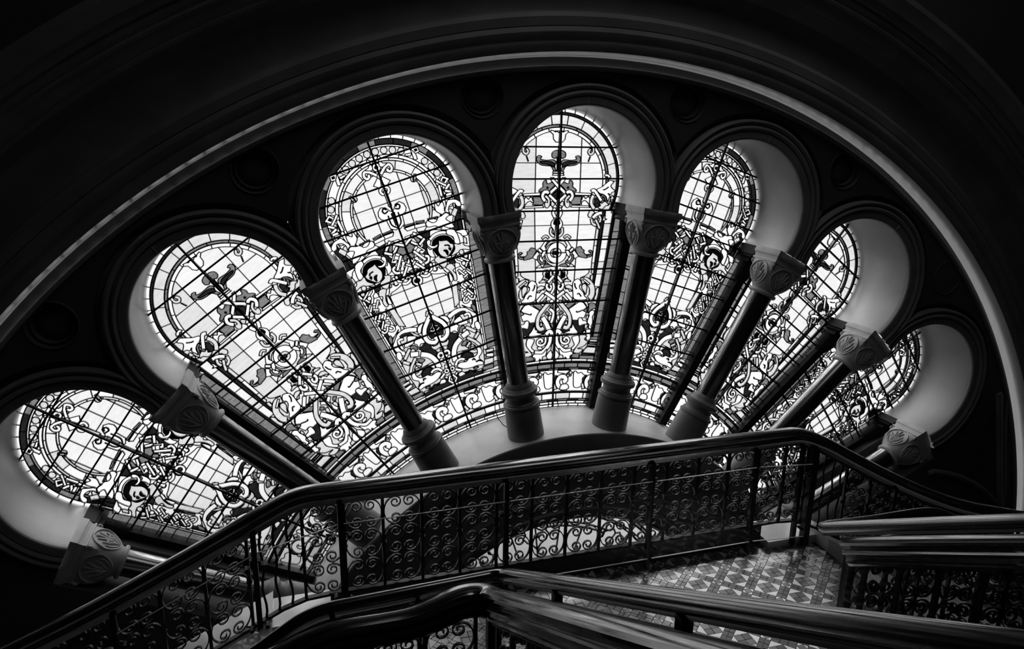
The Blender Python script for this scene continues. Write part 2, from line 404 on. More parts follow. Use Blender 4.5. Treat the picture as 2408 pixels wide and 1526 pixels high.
# raised triangular panel on the wall below the rightmost column
pn = MB()
def poly_bar(mb, pts, r=.012, y=YF): mb.tube([(x, y, z) for x, z in pts], r, 8)
wp = empty('wall_panel_moulding', (3.3, YF, 1.1), label='curved triangular moulded panel on the wall below the rightmost column', category='moulding', kind='thing')
m = MB(); poly_bar(m, [(2.98, 1.165), (3.04, 1.176), (3.18, 1.14), (3.336, 1.086), (3.47, 1.02), (3.59, .946), (3.70, .86), (3.80, .77)], .022); build('curved_moulding', m, STONE, wp, sm=True)
m = MB(); poly_bar(m, [(3.56, 1.78), (3.62, 1.55), (3.68, 1.3), (3.75, 1.02), (3.82, .76)], .028); build('upright_moulding', m, STONE, wp, sm=True)
m = MB(); poly_bar(m, [(3.66, 1.75), (3.70, 1.5), (3.76, 1.25), (3.82, 1.0), (3.87, .76)], .01); build('thin_bead', m, STONE, wp, sm=True)

# ------------------------------------------------------------------ columns
def sq_ring(hx, hy, z, n=8, p=8.0):
    out = []
    N = 4 * n
    for i in range(N):
        t = 2 * pi * i / N; c, s_ = cos(t), sin(t)
        k = (abs(c) ** p + abs(s_) ** p) ** (-1 / p)
        out.append((hx * c * k, hy * s_ * k, z))
    return out
def column_meshes():
    d = {}
    m = MB(); m.lathe([(.0675, 2.17), (.0685, 2.3), (.0725, 2.7), (.076, 3.0)], Matrix.Identity(4), 40, False); d['shaft'] = (m, GRANITE)
    m = MB(); m.lathe([(.118, 1.815), (.1175, 1.86), (.113, 2.005), (.111, 2.03), (.108, 2.034), (.114, 2.038), (.117, 2.046), (.115, 2.054), (.107, 2.058), (.105, 2.066), (.099, 2.07), (.093, 2.08), (.092, 2.10), (.098, 2.113), (.113, 2.122), (.116, 2.136), (.112, 2.148), (.100, 2.155), (.096, 2.163), (.089, 2.168), (.085, 2.18), (.077, 2.19), (.070, 2.20)], Matrix.Identity(4), 48); d['base'] = (m, BASEM)
    m = MB(); m.lathe([(.076, 2.985), (.090, 2.988), (.096, 2.998), (.094, 3.008), (.084, 3.014), (.080, 3.02)], Matrix.Identity(4), 40, False); d['necking'] = (m, CAPM)
    m = MB(); rows = []
    for i in range(15):
        u = i / 14; z = 3.012 + .188 * u
        h = .078 + .045 * (1 - (1 - u) ** 2.2)
        rows.append(sq_ring(h, h, z, 10, 2 + 6 * min(1, u * 1.15) ** 1.5))
    m.grid(rows, close_v=True); d['bell'] = (m, CAPM)
    m = MB(); rows = [sq_ring(h, h, z, 4, 40) for h, z in ((.122, 3.198), (.126, 3.20), (.126, 3.210), (.121, 3.212), (.121, 3.222), (.126, 3.236), (.128, 3.242), (.132, 3.244), (.134, 3.250), (.134, 3.284))]
    k = len(m.v); m.grid(rows, close_v=True); n = len(rows[0]); m.f.append(tuple(k + (len(rows) - 1) * n + j for j in range(n))); m.f.append(tuple(k + j for j in range(n))[::-1]); d['abacus'] = (m, CAPM)
    # carving on each of the four faces: oval frame, acanthus blades, curled tips
    m = MB()
    def face_pt(q, u, z, lift):
        uu = (z - 3.012) / .188; h = .078 + .045 * (1 - (1 - max(0, min(1, uu))) ** 2.2) + lift
        ex = 2 + 6 * min(1, max(0, uu) * 1.15) ** 1.5
        w_ = min(.97, abs(u) / h); dd = h * (1 - w_ ** ex) ** (1 / ex)
        p = Vector((u, -dd, z)); return Matrix.Rotation(q * pi / 2, 4, 'Z') @ p
    for q in range(4):
        m.tube([face_pt(q, .088 * sin(t) * (1 - .25 * max(0, -cos(t))), 3.115 + .078 * cos(t), .003) for t in [2 * pi * i / 28 for i in range(29)]], .006, 5, False)
        for sx in (-1, 1):
            for (pts, r0) in (([(0, 3.045), (.018, 3.075), (.040, 3.10), (.050, 3.135)], .007), ([(.004, 3.05), (.010, 3.09), (.016, 3.13), (.032, 3.165)], .007), ([(.012, 3.048), (.04, 3.065), (.06, 3.09), (.062, 3.115)], .006), ([(.0, 3.06), (.002, 3.11), (.0, 3.16), (.006, 3.178)], .006)):
                P = [face_pt(q, sx * u, z, .004) for u, z in pts]
                m.tube(P, [r0 * .5, r0 * 1.2, r0, r0 * .4], 5)
            cx = sx * .026
            m.tube([face_pt(q, cx + sx * .017 * (1 - i / 16) * cos(i * .8), 3.10 + .017 * (1 - i / 16) * sin(i * .8), .006) for i in range(15)], .0045, 5)
        c = Matrix.Rotation(q * pi / 2, 4, 'Z') @ Vector((.112, -.112, 3.182))
        d3 = Matrix.Rotation(q * pi / 2, 4, 'Z') @ Vector((.7071, -.7071, 0)); up = Vector((0, 0, 1))
        m.tube([c + d3 * (.014 * (1 - i / 20) * cos(i * .7 + 1.2)) + up * (.014 * (1 - i / 20) * sin(i * .7 + 1.2)) for i in range(16)], .009, 6)
    d['carving'] = (m, CAPM)
    return d
CM = {}
for n_, (m_, mt_) in column_meshes().items():
    me_ = m_.mesh(n_); me_.materials.append(mt_); smooth(me_, 35); CM[n_] = me_
CW = ['leftmost, almost horizontal', 'second from the left', 'third from the left', 'left one of the two central', 'right one of the two central', 'third from the right', 'second from the right', 'rightmost, almost horizontal']
for j in range(8):
    o = empty('stone_column', M=frame(AA[j]), label='polished dark column with carved capital, %s, radiating from the hub' % CW[j], category='column', group='columns radiating from the hub', kind='thing')
    for n_ in ('base', 'shaft', 'necking', 'bell', 'carving', 'abacus'): inst(n_, CM[n_], o)

# mullions behind the columns with their own dark caps
mm = MB(); mm.box(-.030, .030, .275, .37, 1.845, 3.33); me1 = mm.mesh('mullion'); me1.materials.append(MULL)
mm = MB(); mm.box(-.115, .115, .14, .40, 3.215, 3.282); mm.box(-.10, .10, .17, .40, 3.20, 3.215); mm.box(-.07, .07, .22, .40, 3.17, 3.20); mm.lathe([(.034, 3.02), (.05, 3.06), (.062, 3.12), (.066, 3.17)], Matrix.Translation((0, .30, 0)), 20); me2 = mm.mesh('mullion_cap'); me2.materials.append(MULL)
for j in range(8):
    o = empty('window_mullion', M=frame(AA[j]), label='black glazing mullion with a small cap behind the %s column' % CW[j].split(',')[0], category='mullion', group='mullions between the lights', kind='thing')
    inst('bar', me1, o); inst('mullion_cap', me2, o)
    if j in (0, 7):
        m = MB(); x0, x1 = (.02, .16) if j == 7 else (-.16, -.02); m.box(x0, x1, .21, .36, 1.80, 3.28, frame(AA[j])); build('jamb', m, WALLM, o)

# ------------------------------------------------------------------ leaded glass
DX = '''LP0 -65,26012 239,26028 3087,25880 2953,24495 2796,23545 2534,22660 2215,22295 1933,21829 61,21940
DP0 1360,24591 1754,24599 2266,24219 2219,23775 1828,23609 1406,24272
DP0 502,23950 761,23997 1279,24154 1159,23844 739,23681
DP0 -21,24047 174,24034 155,23625 -6,23572
GP0 593,26009 1536,25960 1511,25775 1035,25426 568,25825
WP0 14,36393 232,36408 391,36584 428,36882 608,37021 577,37132 386,37092 273,37016 169,37064 -5,36950
GS0 -38,36112 58,35907 223,35884 448,35742 457,35490 261,35382 141,35457 111,35142 88,34573 12,34573
GS0 171,34586 257,34890 180,35143 367,35301 853,35272 1233,35350 1157,35495 1364,35559 1510,35402 1449,35179 1212,34988 866,34923 520,34891 335,34637
DS0 301,34827 279,35048 510,35182 925,35196 1260,35198 1174,35070 862,35019 518,34954
KC46 17,35894 40,35205 17,34637
LP0 -1,34573 358,34574 383,34459 2,34459
WP0 3,34434 342,34434 402,34319 7,34320
LC174 2384,36117 2385,35788 2201,35660 2075,35786 2139,35925 2224,35926
KC40 2172,35501 2059,35201
GS0 189,33741 431,33882 620,33796 758,33824 799,33995 955,33966 1040,33794 1032,33594 1225,33449 1293,33305 1043,33307 852,33394 606,33310 413,33512
KO48 707,33538
DP0 19,33457 109,33342 398,33054 84,32712 40,32827
LP0 138,32481 319,32652 443,32650 452,32390 299,32306 172,32394
GP0 912,32645 1213,32960 1701,32955 1635,32637 1706,32447 1013,32441
WP0 1171,33220 2373,33152 2316,33022 1209,33052
WP0 1015,32398 2219,32338 2320,32226 926,32274
WC213 405,34180 364,34039 6,33656 -263,33430 -562,33162
WL209 56,32612 598,33095
WC239 611,33167 732,33266 920,33250 1037,33048 982,32847 832,32675
LC186 866,33035 609,32793 605,32475 704,32329 789,32415 772,32603
WL186 63,32395 302,32219
WS0 1650,32666 1709,32767 1751,32897 1876,32925 1976,32808 2098,32908 2209,32921 2296,32746 2408,32745 2366,32614 2253,32659 2310,32454 2399,32248 2215,32441 2047,32632 1854,32693 1716,32592
LC259 2538,33035 2406,32774 2405,32453 2628,32128
DS0 2645,32801 2834,32857 3008,32563 2926,32270 2751,32243 2629,32450
WS0 2744,33382 3118,33582 3518,33900 3674,33986 3937,33898 3756,33666 3830,33491 4068,33285 3846,33199 3756,33068 3558,33143 3697,32966 3641,32790 3555,32586 3441,32910 3207,33087 2980,33147
KC31 3224,33378 3351,33407 3569,33551
GC123 3081,33044 3311,32940 3455,32646
WC225 2368,33268 2492,33340 2654,33266 3117,32649
LS0 2946,32534 3172,32502 3295,32618 3526,32527 3632,32349 3439,32322 3224,32119 2964,32152 2896,32241 3051,32357
LS0 3795,32936 3923,32978 3998,32787 3777,32672 3819,32494 3661,32423 3745,32672
WS0 3310,34218 3270,34362 3428,34405 3624,34333 3696,34189 3505,34160 3436,34247
LS0 2329,32014 2239,31898 2183,31723 2285,31574 2444,31601 2563,31805 2689,31862 2488,32041
WC241 2528,31525 2822,31771 3220,31868
LC192 2741,31447 2916,31147 3079,30801
LC191 2450,31482 2544,31185 2825,31030
LC192 2986,31709 3111,31470 3043,31204
WS0 3109,31173 3259,31408 3314,31615 3439,31702 3417,31494 3550,31433 3296,31318
WC222 147,32221 265,31929 164,31699 92,31525
WS0 81,31555 265,31464 398,31257 374,31023 224,30821 201,30586 114,30559
KS0 93,31482 174,31407 212,31202 103,31175
LC189 377,30935 404,30611 238,30423 120,30382
LC153 543,30253 742,30410 1002,30241
LO921 -69,29273
WO700 -69,29273
LO307 -69,29273
DO117 -69,29273
KL25 246,29277 652,29273
WP0 596,30056 735,30156 1104,29624 904,29436 665,29443 781,29753
WP0 936,29414 1167,29628 1294,29499 1022,29253
WP0 666,29422 905,29406 1031,29192 970,28939 771,29156
GC149 1154,29143 1226,28930 1107,28693 918,28609 754,28736
WP0 1125,29234 1309,29433 1641,28992 1310,28831 1268,29094
GS0 1381,29481 1583,29625 1758,29650 1878,29481 2011,29387 2001,29236 2153,29080 2253,29032 2228,28866 2000,28889 1640,29007
GC132 2240,28956 2481,29009 2570,29188 2466,29327 2372,29270
GS0 257,28392 665,28558 879,28369 834,28295
LP0 929,28306 1081,28543 1412,28288
LC205 265,28150 337,27905 185,27669
KS0 413,27993 624,27894 631,27711 443,27597
LS0 488,28142 808,28129 881,27883 823,27703 926,27516 733,27524 513,27412 461,27521 681,27648 670,27953
WP0 -31,28062 173,28048 147,27877 -25,27890
GP0 -16,27586 -5,27252 -151,27228 -190,27472
WL212 87,27764 502,27275
WC213 535,27228 576,26981 406,26790 226,26905 270,27041 367,27006
WC194 150,27275 65,26943 170,26663 387,26406
LC236 724,26882 915,26935 1149,26739 1186,26614
LS0 721,26974 974,27085 1238,26950 1282,26640 1115,26771 854,26845
LP0 611,27346 830,27520 1125,27354 1128,27278 613,27300
WL228 769,26511 1242,25992
GP0 551,26306 885,25979 594,25994
WL240 700,26653 29,26178 -302,25918
WS0 1292,27225 1671,27454 1911,27166 1788,26987 1829,26769 2069,26509 2178,26255 2354,25997 1468,26042 1319,26515
LS0 1799,27509 2215,27676 2434,27882 2426,28066 2623,28028 2599,27845 2736,27716 2543,27632 2518,27479 2123,27526
LC413 1905,27290 2229,27337 2604,27012 2736,26664 2705,26260 2516,26051
LS0 1981,27040 2208,27076 2333,26838 2256,26345 2116,26569 1959,26794
WC128 2504,27047 2031,27407
KC32 1649,26406 1778,26430 1917,26237
KC32 1424,27157 1465,26940 1568,26781
LS0 2985,26621 3142,26801 3233,26641 3100,25958 2882,26001 2984,26309
WP0 1053,25394 1833,25882 2133,25773 2378,25446 2155,25270 2362,25069 2212,24698 1913,24748 1723,24569 1360,24591 1283,24911
KC32 1631,25205 1700,25138 2089,25258
LS0 2095,25900 2357,25918 2487,25597 2447,25379 2304,25638
GS0 2534,25658 2762,25740 3034,25599 3046,25346 2815,25296 2463,25031 2515,25344
WS0 1785,24660 2014,24710 2154,24512 2388,24466 2430,24272 2133,24227 1837,24182
GS0 2157,25206 2381,25383 2393,25099
LS0 2435,24907 2542,24742 2417,24559 2359,24753
WS0 2561,25057 2753,25205 2956,25130 2933,24909 2840,24756 2861,24309 2772,24060 2813,23897 2577,23944 2599,24198 2459,24366 2513,24649 2571,24835
LP0 2266,24219 2498,24236 2492,23997 2263,23900
WP0 2381,23861 2748,23869 2749,23098 2432,23087
LP0 2092,23624 2316,23833 2394,23572
GP0 85,25819 316,25621 65,25449
GP0 332,25153 520,25330 687,25164 467,24990
LS0 148,24852 304,25030 439,24835 287,24562
WP0 698,25787 886,25963 1051,25892 832,25655
GS0 47,24482 257,24469 106,24133 25,24138
WC352 825,24937 533,24453 306,23963
WC229 353,25479 55,25232 84,24824 209,24472
LC291 337,25961 673,25570 1048,25081 1168,24666 1143,24289 954,24079 689,24175
LS0 811,24435 936,24585 993,24361 865,24290
WC296 122,23627 164,23830 341,23882 560,23661
WC296 212,23653 251,23142 460,22745 849,22428 1343,22456
LS0 1932,23474 2468,23407 2312,23160 2553,22982 2428,22797 2233,22649 1805,22519 2208,22457 1952,22184 1516,22282 1669,22593 1951,23024
WS0 1374,23384 1635,23462 1867,23447 1934,23025 1732,22685 1476,22446 1355,22584 1561,22826 1451,23091
WC194 565,23534 579,23120 831,22942 1091,23020 1132,23241 946,23381 786,23265 873,23147
WS0 900,22841 1131,22825 1071,22669 742,22660
WS0 447,22650 786,22336 1347,22359 1487,22154 1292,22040 1271,21717 1035,21833 931,21970 804,21818 728,22115 528,22194
WS0 42,22551 257,22471 462,22199 372,21949 60,21972
LP0 -30,23289 113,22897 154,22607 49,22327 0,22330
WS0 738,23713 1159,23860 1137,24004 1314,24088 1370,24338 1580,24008 1760,23646
GP0 1331,21907 1486,22187 1969,22183 1933,21829
LP0 2681,23118 3324,23042 3297,22898 2688,22973
LP0 2657,22910 3284,22834 3271,22754 2662,22813
WP0 2562,22788 3274,22689 3244,22603 2533,22693
LP0 2537,22595 3215,22498 3134,22080 2186,22199 2342,22447
GP0 2155,22130 3136,22024 3123,21950 2159,22039
GP0 1992,22019 3108,21909 3070,21626 1937,21747'''
DY = '''LP0 -19,24438 818,25278 1000,25812 1726,26565 2847,26160 2731,24000 2276,21876 22,21783
DP0 761,25342 1393,25002 1002,24548 563,24071 336,24331 602,24877
DP0 1188,23810 1527,23752 1817,23422 1278,23606
DP0 201,22427 1317,22287 2087,22043 2072,21750 69,21805
WP0 221,32174 1043,32208 1847,32066 4134,31244 3843,29912 2703,29952 2420,28439 2026,28978 1421,30201 837,30040 132,29850 -171,30569 -177,31580
DP0 1320,31627 1453,31579 1267,31049 1205,30659 994,30700 831,30873
DP0 2183,29993 2726,29905 2666,29506 2349,29587
DP0 771,30065 1072,30066 999,29750 845,29847
WC190 111,36204 503,36550 773,36619 872,36388 746,36211 577,36307 641,36425
WO249 -9,36680
DO83 -16,36682
WP0 368,37284 437,37163 178,36934 76,37038
WS0 232,36916 390,36904 472,36797 690,36726 358,36598 227,36681
WP0 133,36097 539,35700 234,35482 83,35573 25,35914
WC184 50,35484 254,35314 194,35092 -47,35053
LP0 -22,35287 92,35208 81,34275 -51,34198 -98,34296
WP0 -72,33856 148,34005 328,34271 602,34340 821,34141 891,33869 793,33655 516,33525 453,32943 136,32763 -54,32874 4,33436
KC39 254,34010 457,33939 560,34108 439,34233 311,34133
KC35 322,33738 309,33161 58,32896
GP0 -111,33808 68,33786 63,33082 -75,33048
LO179 1894,35332
LL139 2080,35585 1953,35264
KC35 1864,35213 1886,35367 1956,35425
GP0 364,32870 1022,32824 1011,32736 368,32764
GP0 1161,32859 1677,32759 1667,32670 1137,32733
GP0 1893,32767 2554,32701 2569,32620 1907,32686
WP0 341,32690 1013,32680 977,32462 474,32474
WP0 1013,32680 1700,32583 1672,32382 977,32462
WL165 3161,34816 3700,34285
WP0 3635,34963 4024,34669 3700,34408 3388,34678
KP0 3655,34772 3780,34669 3646,34562 3538,34656
WC175 3458,34016 3935,34349
WL175 3490,34046 3924,33815
WL176 3880,33747 3477,33761
WL182 3261,34495 3203,33772
WL221 2404,37074 2419,36375
WP0 2301,37108 2758,37118 2793,36750 2511,36715
KP0 2522,36977 2664,36970 2667,36862 2538,36849
WP0 1892,36885 2323,36824 2186,36670 1854,36779
WS0 2700,33613 2800,33287 3023,33438 3157,33392 3169,32990 3438,33399 3618,33420 3971,33319 4223,33043 4147,32817 3914,32898 3824,33140 3502,33084 3335,32848 3322,32557 3001,32374 3270,32024 3334,31702 2973,31789 2665,32027 2536,31903 2243,32177 1798,32252 1699,32457 1854,32655 2118,32434 2373,32428 2566,32613 2848,32682 2557,33079
KC40 3144,33041 3098,32847
KC32 2848,32682 3130,32751 3329,32576
LP0 3399,32530 3734,32877 3928,32682 3619,32283
WP0 2457,33406 2532,33129 2379,33183
DP0 1043,32208 1808,32062 1688,31716 1497,31600 1355,31725
GP0 686,31931 825,32010 1067,31700 871,31512
GP0 42,31574 336,31726 626,31397 273,31135 42,31165
GP0 19,31099 251,31125 388,30887 197,30714
WL181 -16,31670 756,32127
WL180 742,32243 1212,31740
WL182 1344,31693 885,31395
WL174 447,31778 803,31425
WL175 752,31388 439,31186
WL182 401,31182 949,30358
WP0 697,31389 803,31425 1160,30958 879,30799 716,30971 818,31046 989,31002
WC184 971,30633 1175,30520 1091,30248 806,30165
WS0 341,30754 529,30759 581,30590 732,30382 718,30236 541,30265 468,30481 327,30609
WL175 -23,30796 858,29670
WL177 51,29728 478,29928
WC185 1150,30074 1116,29706 883,29527
WC185 361,29648 446,29463 718,29379 944,29484
LC128 365,29609 480,29775 600,29634
GP0 5,30125 314,30047 31,29831
WL140 -326,30552 -7,30300
WL155 -455,29882 24,29547
WO328 -31,29308
DO128 -51,29316
WS0 1284,30024 1451,29961 1413,29633 1582,29683 1636,29510 1805,29446 1859,29272 1981,29072 1934,28935 1778,29149 1429,29243 1027,29396 962,29535 1188,29641
KC32 1186,29527 1360,29480 1491,29641
WC204 1595,31452 1965,31653 2456,31662 2970,31402 3216,30900 3147,30472 2874,30117 2567,30002
KS0 1727,31293 2208,31491 2722,31342 2979,30986 2944,30546 2693,30146 2218,30094 1804,30324 1641,30724
LS0 2151,31325 2217,31189 2631,31075 2776,30834 2939,30699 2842,30470 2512,30175 2285,30069 1972,30261 1875,30638 2036,30992
KS0 2222,30547 2402,30519 2464,30345 2360,30174 2316,30380
KC43 2393,30824 2601,30767 2656,30652
KS0 2571,30570 2712,30537 2627,30398
WS0 1418,31480 1607,31485 1615,31296 1536,31175 1745,31024 2025,31071 1889,30896 1588,30894 1423,31067 1348,31281
WS0 1290,31116 1431,30876 1588,30894 1561,30603 1591,30365 1346,30418 1228,30726
WS0 2848,31707 3285,31550 3398,31097 3352,30624 3046,30736 3070,31141 2756,31441
WS0 3319,31425 3692,31404 3964,31306 3999,30955 3670,30999 3579,31182
LP0 3692,30953 3863,30778 3784,30428 3602,30571
LS0 3001,30714 3261,30582 3534,30595 3613,30377 3865,30209 3797,30005 3397,30190 2976,30079 2545,30048 2920,30366
LS0 1454,30188 1849,30345 1870,30185 2217,29980 2191,29684 1929,29476 1706,29713
LS0 1997,29451 2202,29604 2451,29549 2574,29233 2379,29114 2502,28796 2420,28439 2237,28470 2263,28771 2186,29110
WS0 2073,29114 2195,28797 2181,28531 1975,28493
LP0 1966,28184 2326,28163 2091,26953 1691,26752
WP0 2419,28323 2504,28290 2421,27734 2340,27746
WP0 2335,27708 2424,27674 2294,27032 2190,27073
WC159 2794,29880 2781,29617 2985,29425 3018,29182 3430,28444
WC160 3751,29754 3591,29391 3368,29243 3241,29040
LO159 3272,30046
WO130 3060,29819
LO138 3465,29707
WO138 3179,29314
WL145 3089,29732 3568,29322
LL131 3247,28941 3465,28664
WL146 2685,28766 3143,28864
WL145 2698,29032 3154,28315
WL147 2878,28420 3235,28557
WC154 2986,28222 2693,28100 2634,27927 3105,27231
WL154 2900,28138 3279,27520
WL154 3061,28272 3349,27848
WL155 3256,27805 2515,27342
WL155 3013,27662 2539,27530
WC156 3162,27169 2872,27004 2616,26826 2431,26859 2409,27027 2583,27197
WC156 2745,27213 2883,26920 3104,26874 3209,27072
WL148 2851,27646 3151,27134
WC299 -55,27174 94,26777 583,26182 756,25668 656,25263 312,25058 102,25185 168,25341 277,25296
WL146 -49,27191 -209,26899
DP0 -77,26727 33,26603 410,26131 539,25716 416,25361 84,25416 10,25649
LC126 43,26078 59,25790 337,25919
LC104 7,25529 183,25699 353,25630
LC103 1,26456 68,26149 293,26017
LS0 5,24961 198,24840 475,24848 558,24977 612,24791 410,24547 77,24603 130,24417 -7,24474
WS0 556,26553 784,26541 1033,26361 1090,26017 912,26009 768,26268
WC311 1089,26299 1662,26491 2146,26418 2631,26105 2734,25639 2526,25194 2303,25121
DC194 1505,25971 1687,26220 2021,26279 2229,26197
WC187 2102,26054 2416,26050 2437,25758 2352,25387
WS0 1593,26057 1836,26080 1937,25797 2145,25714 2178,25457 1829,25476 1609,25525 1381,25779 1255,25870
WS0 1069,25784 1334,25757 1562,25503 1432,25353 1348,25102 1177,25294 1014,25279 877,25335
LS0 2178,26745 2454,26516 2754,26237 2881,25904 2649,26158
GS0 2779,26548 3000,26381 2922,25969 2777,26188
WS0 2597,25288 2843,25311 2924,24951 2770,24727 2583,24885
GC219 1538,25024 1640,25268 1891,25309
LL226 1952,25256 2499,24693
LL221 2667,24596 2285,24287
WL348 2044,24879 1517,24726
LL213 1795,24551 2236,24080 2515,23590
LL191 1908,24174 1582,23916
LP0 1976,24021 2151,23825 1786,23810
WC363 1411,24647 928,24332 640,23832 570,23278
GS0 1547,24405 1781,24391 1555,24072 1275,24188
LC210 1627,23752 1909,23459 2180,23429
DS0 1065,23446 1373,23650 1734,23415 1814,23172 1306,23093 1168,23277
WS0 872,23818 1327,23752 1537,23664 1114,23592 917,23362 808,23512
WS0 2092,23766 2420,23546 2448,23200 2131,22913 2294,22549 2251,22355 1853,22440 1415,22457 932,22578 563,22904 824,23087 1234,22998 1483,23144 1872,23106 2122,23252 2184,23561
KC46 1658,22944 1788,22973 1834,22870
KC54 1868,22729 2070,22728 2271,22601
WC199 471,22986 681,23253 974,23296 1207,23156
WO272 203,24057
DO83 203,24057
WL190 343,23832 4,23477
WC190 104,23309 247,22913 755,22527
WO191 200,22891
KO46 200,22891
WL177 74,22524 271,22164 6,21854
WL154 438,22537 271,22397
WS0 458,22359 730,22454 973,22222 1259,22354 1174,22221 795,22171 513,22166
WP0 1330,22324 1505,22122 2076,22132 2051,21994 1486,22066
LS0 1543,22360 1828,22365 1887,22298 1673,22262
LP0 2727,23251 3269,23172 3203,22968 2702,23051
WP0 2678,22977 3167,22857 3082,22597 2617,22792
LP0 2450,22652 3070,22559 2961,22224 2280,22258
GP0 2184,22214 2937,22149 2840,21849 2116,21945'''
DB = '''WS0 -79,20881 102,20943 236,20803 496,20859 712,20685 924,20641 668,20430 633,19912 323,19731 58,19807 -31,20179
DS0 666,20482 951,20624 841,19998 664,20222
WC331 1652,19584 1112,19791 950,20197 1139,20519 1457,20492 1573,20247 1339,20121
WS0 1265,19960 1692,19923 1758,19601 1334,19545 1117,19659
LP0 1611,20635 1919,20922 2085,20752 1726,20417
WO69 1779,20689
WO69 1906,20574
LP0 576,20021 731,20112 905,19678 695,19619
WP0 963,21027 968,20871 1608,20714 1917,20948'''
def catmull(P, closed, n=4):
    out = []; N = len(P)
    g = (lambda i: P[i % N]) if closed else (lambda i: P[max(0, min(N - 1, i))])
    for i in range(N if closed else N - 1):
        a, b, c, d = g(i - 1), g(i), g(i + 1), g(i + 2)
        for k in range(n):
            t = k / n
            out.append(tuple(.5 * (2 * b[q] + (c[q] - a[q]) * t + (2 * a[q] - 5 * b[q] + 4 * c[q] - d[q]) * t * t + (-a[q] + 3 * b[q] - 3 * c[q] + d[q]) * t ** 3) for q in (0, 1)))
    if not closed: out.append(P[-1])
    return out
def stroke(P, w_):
    L, R = [], []
    for i, p in enumerate(P):
        a = P[max(0, i - 1)]; b = P[min(len(P) - 1, i + 1)]; tx, ty = b[0] - a[0], b[1] - a[1]; l = hypot(tx, ty) or 1e-9
        nx, ny = -ty / l * w_ / 2, tx / l * w_ / 2; L.append((p[0] + nx, p[1] + ny)); R.append((p[0] - nx, p[1] - ny))
    return L + R[::-1]
def parse(txt):
    out = []
    for l in txt.strip().splitlines():
        h, *pp = l.split(); tn, ty, wd = h[0], h[1], int(h[2:]) / 1e4
        P = [tuple(int(q) / 1e4 for q in p.split(',')) for p in pp]
        if ty == 'P': g = P
        elif ty == 'S': g = catmull(P, True)
        elif ty == 'L': g = stroke(P, wd)
        elif ty == 'C': g = stroke(catmull(P, False), wd)
        elif ty == 'O': n = 10 if wd < .01 else 20 if wd < .04 else 32; g = [(P[0][0] + wd * cos(2 * pi * i / n), P[0][1] + wd * sin(2 * pi * i / n)) for i in range(n)]
        out.append((tn, g))
    return out
def mirror(sh):
    out = []
    for tn, g in sh: out.append((tn, g)); out.append((tn, [(-x, y) for x, y in g]))
    return out
def ring_bricks(tones, r0, r1, n, amax=180, off=0):
    out = []
    for i in range(n):
        a0 = -180 + 360 * (i + off) / n; a1 = a0 + 360 / n
        if abs((a0 + a1) / 2) > amax: continue
        q = max(2, int(50 / n) + 2)
        A = [(r1 * sin(radians(a0 + (a1 - a0) * k / q)), CZ + r1 * cos(radians(a0 + (a1 - a0) * k / q))) for k in range(q + 1)]
        B_ = [(r0 * sin(radians(a0 + (a1 - a0) * k / q)), CZ + r0 * cos(radians(a0 + (a1 - a0) * k / q))) for k in range(q + 1)]
        out.append((tones[i % len(tones)], A + B_[::-1]))
    return out
def hub_bricks(tones, r0, r1, n, off=0.0, a=ST / 2):
    out = []
    st = 2 * a / n
    for i in range(-1, n + 1):
        a0 = max(-a, -a + st * (i + off)); a1 = min(a, -a + st * (i + 1 + off))
        if a1 - a0 < .02: continue
        A = [(r1 * sin(radians(a0 + (a1 - a0) * k / 4)), r1 * cos(radians(a0 + (a1 - a0) * k / 4))) for k in range(5)]
        B_ = [(r0 * sin(radians(a0 + (a1 - a0) * k / 4)), r0 * cos(radians(a0 + (a1 - a0) * k / 4))) for k in range(5)]
        out.append((tones[i % len(tones)], A + B_[::-1]))
    return out
def side_strip(tones, rows, n):
    """rows: (r, v_out, v_in) top to bottom, cut into n bricks"""
    out = []; r0, r1 = rows[0][0], rows[-1][0]
    def at(r):
        for a, b in zip(rows, rows[1:]):
            if a[0] >= r >= b[0]:
                t = (a[0] - r) / (a[0] - b[0] + 1e-9); return a[1] + (b[1] - a[1]) * t, a[2] + (b[2] - a[2]) * t
        return rows[-1][1:]
    for i in range(n):
        ra = r0 + (r1 - r0) * i / n; rb = r0 + (r1 - r0) * (i + 1) / n
        a, b = at(ra), at(rb)
        for s_ in (1, -1): out.append((tones[i % len(tones)], [(s_ * a[0], ra), (s_ * b[0], rb), (s_ * b[1], rb), (s_ * a[1], ra)]))
    return out
def bottom_bands():
    sh = []
    sh.append(('W', [(2.170 * sin(radians(a)), 2.170 * cos(radians(a))) for a in np.linspace(-ST / 2, ST / 2, 9)] + [(1.84 * sin(radians(a)), 1.84 * cos(radians(a))) for a in np.linspace(ST / 2, -ST / 2, 9)]))
    sh += hub_bricks('D', 2.158, 2.168, 2, .3) + hub_bricks('W', 2.170, 2.186, 6, .2)
    sh += hub_bricks('GGG', 2.125, 2.156, 7, .4) + hub_bricks('GD', 2.110, 2.122, 9, .1)
    mot = parse(DB)
    for q in range(-2, 2):
        t = radians(q * ST / 3 - ST / 12); c, s_ = cos(t), sin(t)
        for tn, g in mot: sh.append((tn, [(x * c + y * s_, -x * s_ + y * c) for x, y in g]))
    sh += hub_bricks('D', 1.940, 1.951, 3, .5) + hub_bricks('WL', 1.896, 1.938, 6, .3) + hub_bricks('GD', 1.880, 1.894, 8, .6) + hub_bricks('W', 1.860, 1.878, 9, .2) + hub_bricks('W', 1.83, 1.858, 8, .7)
    return sh
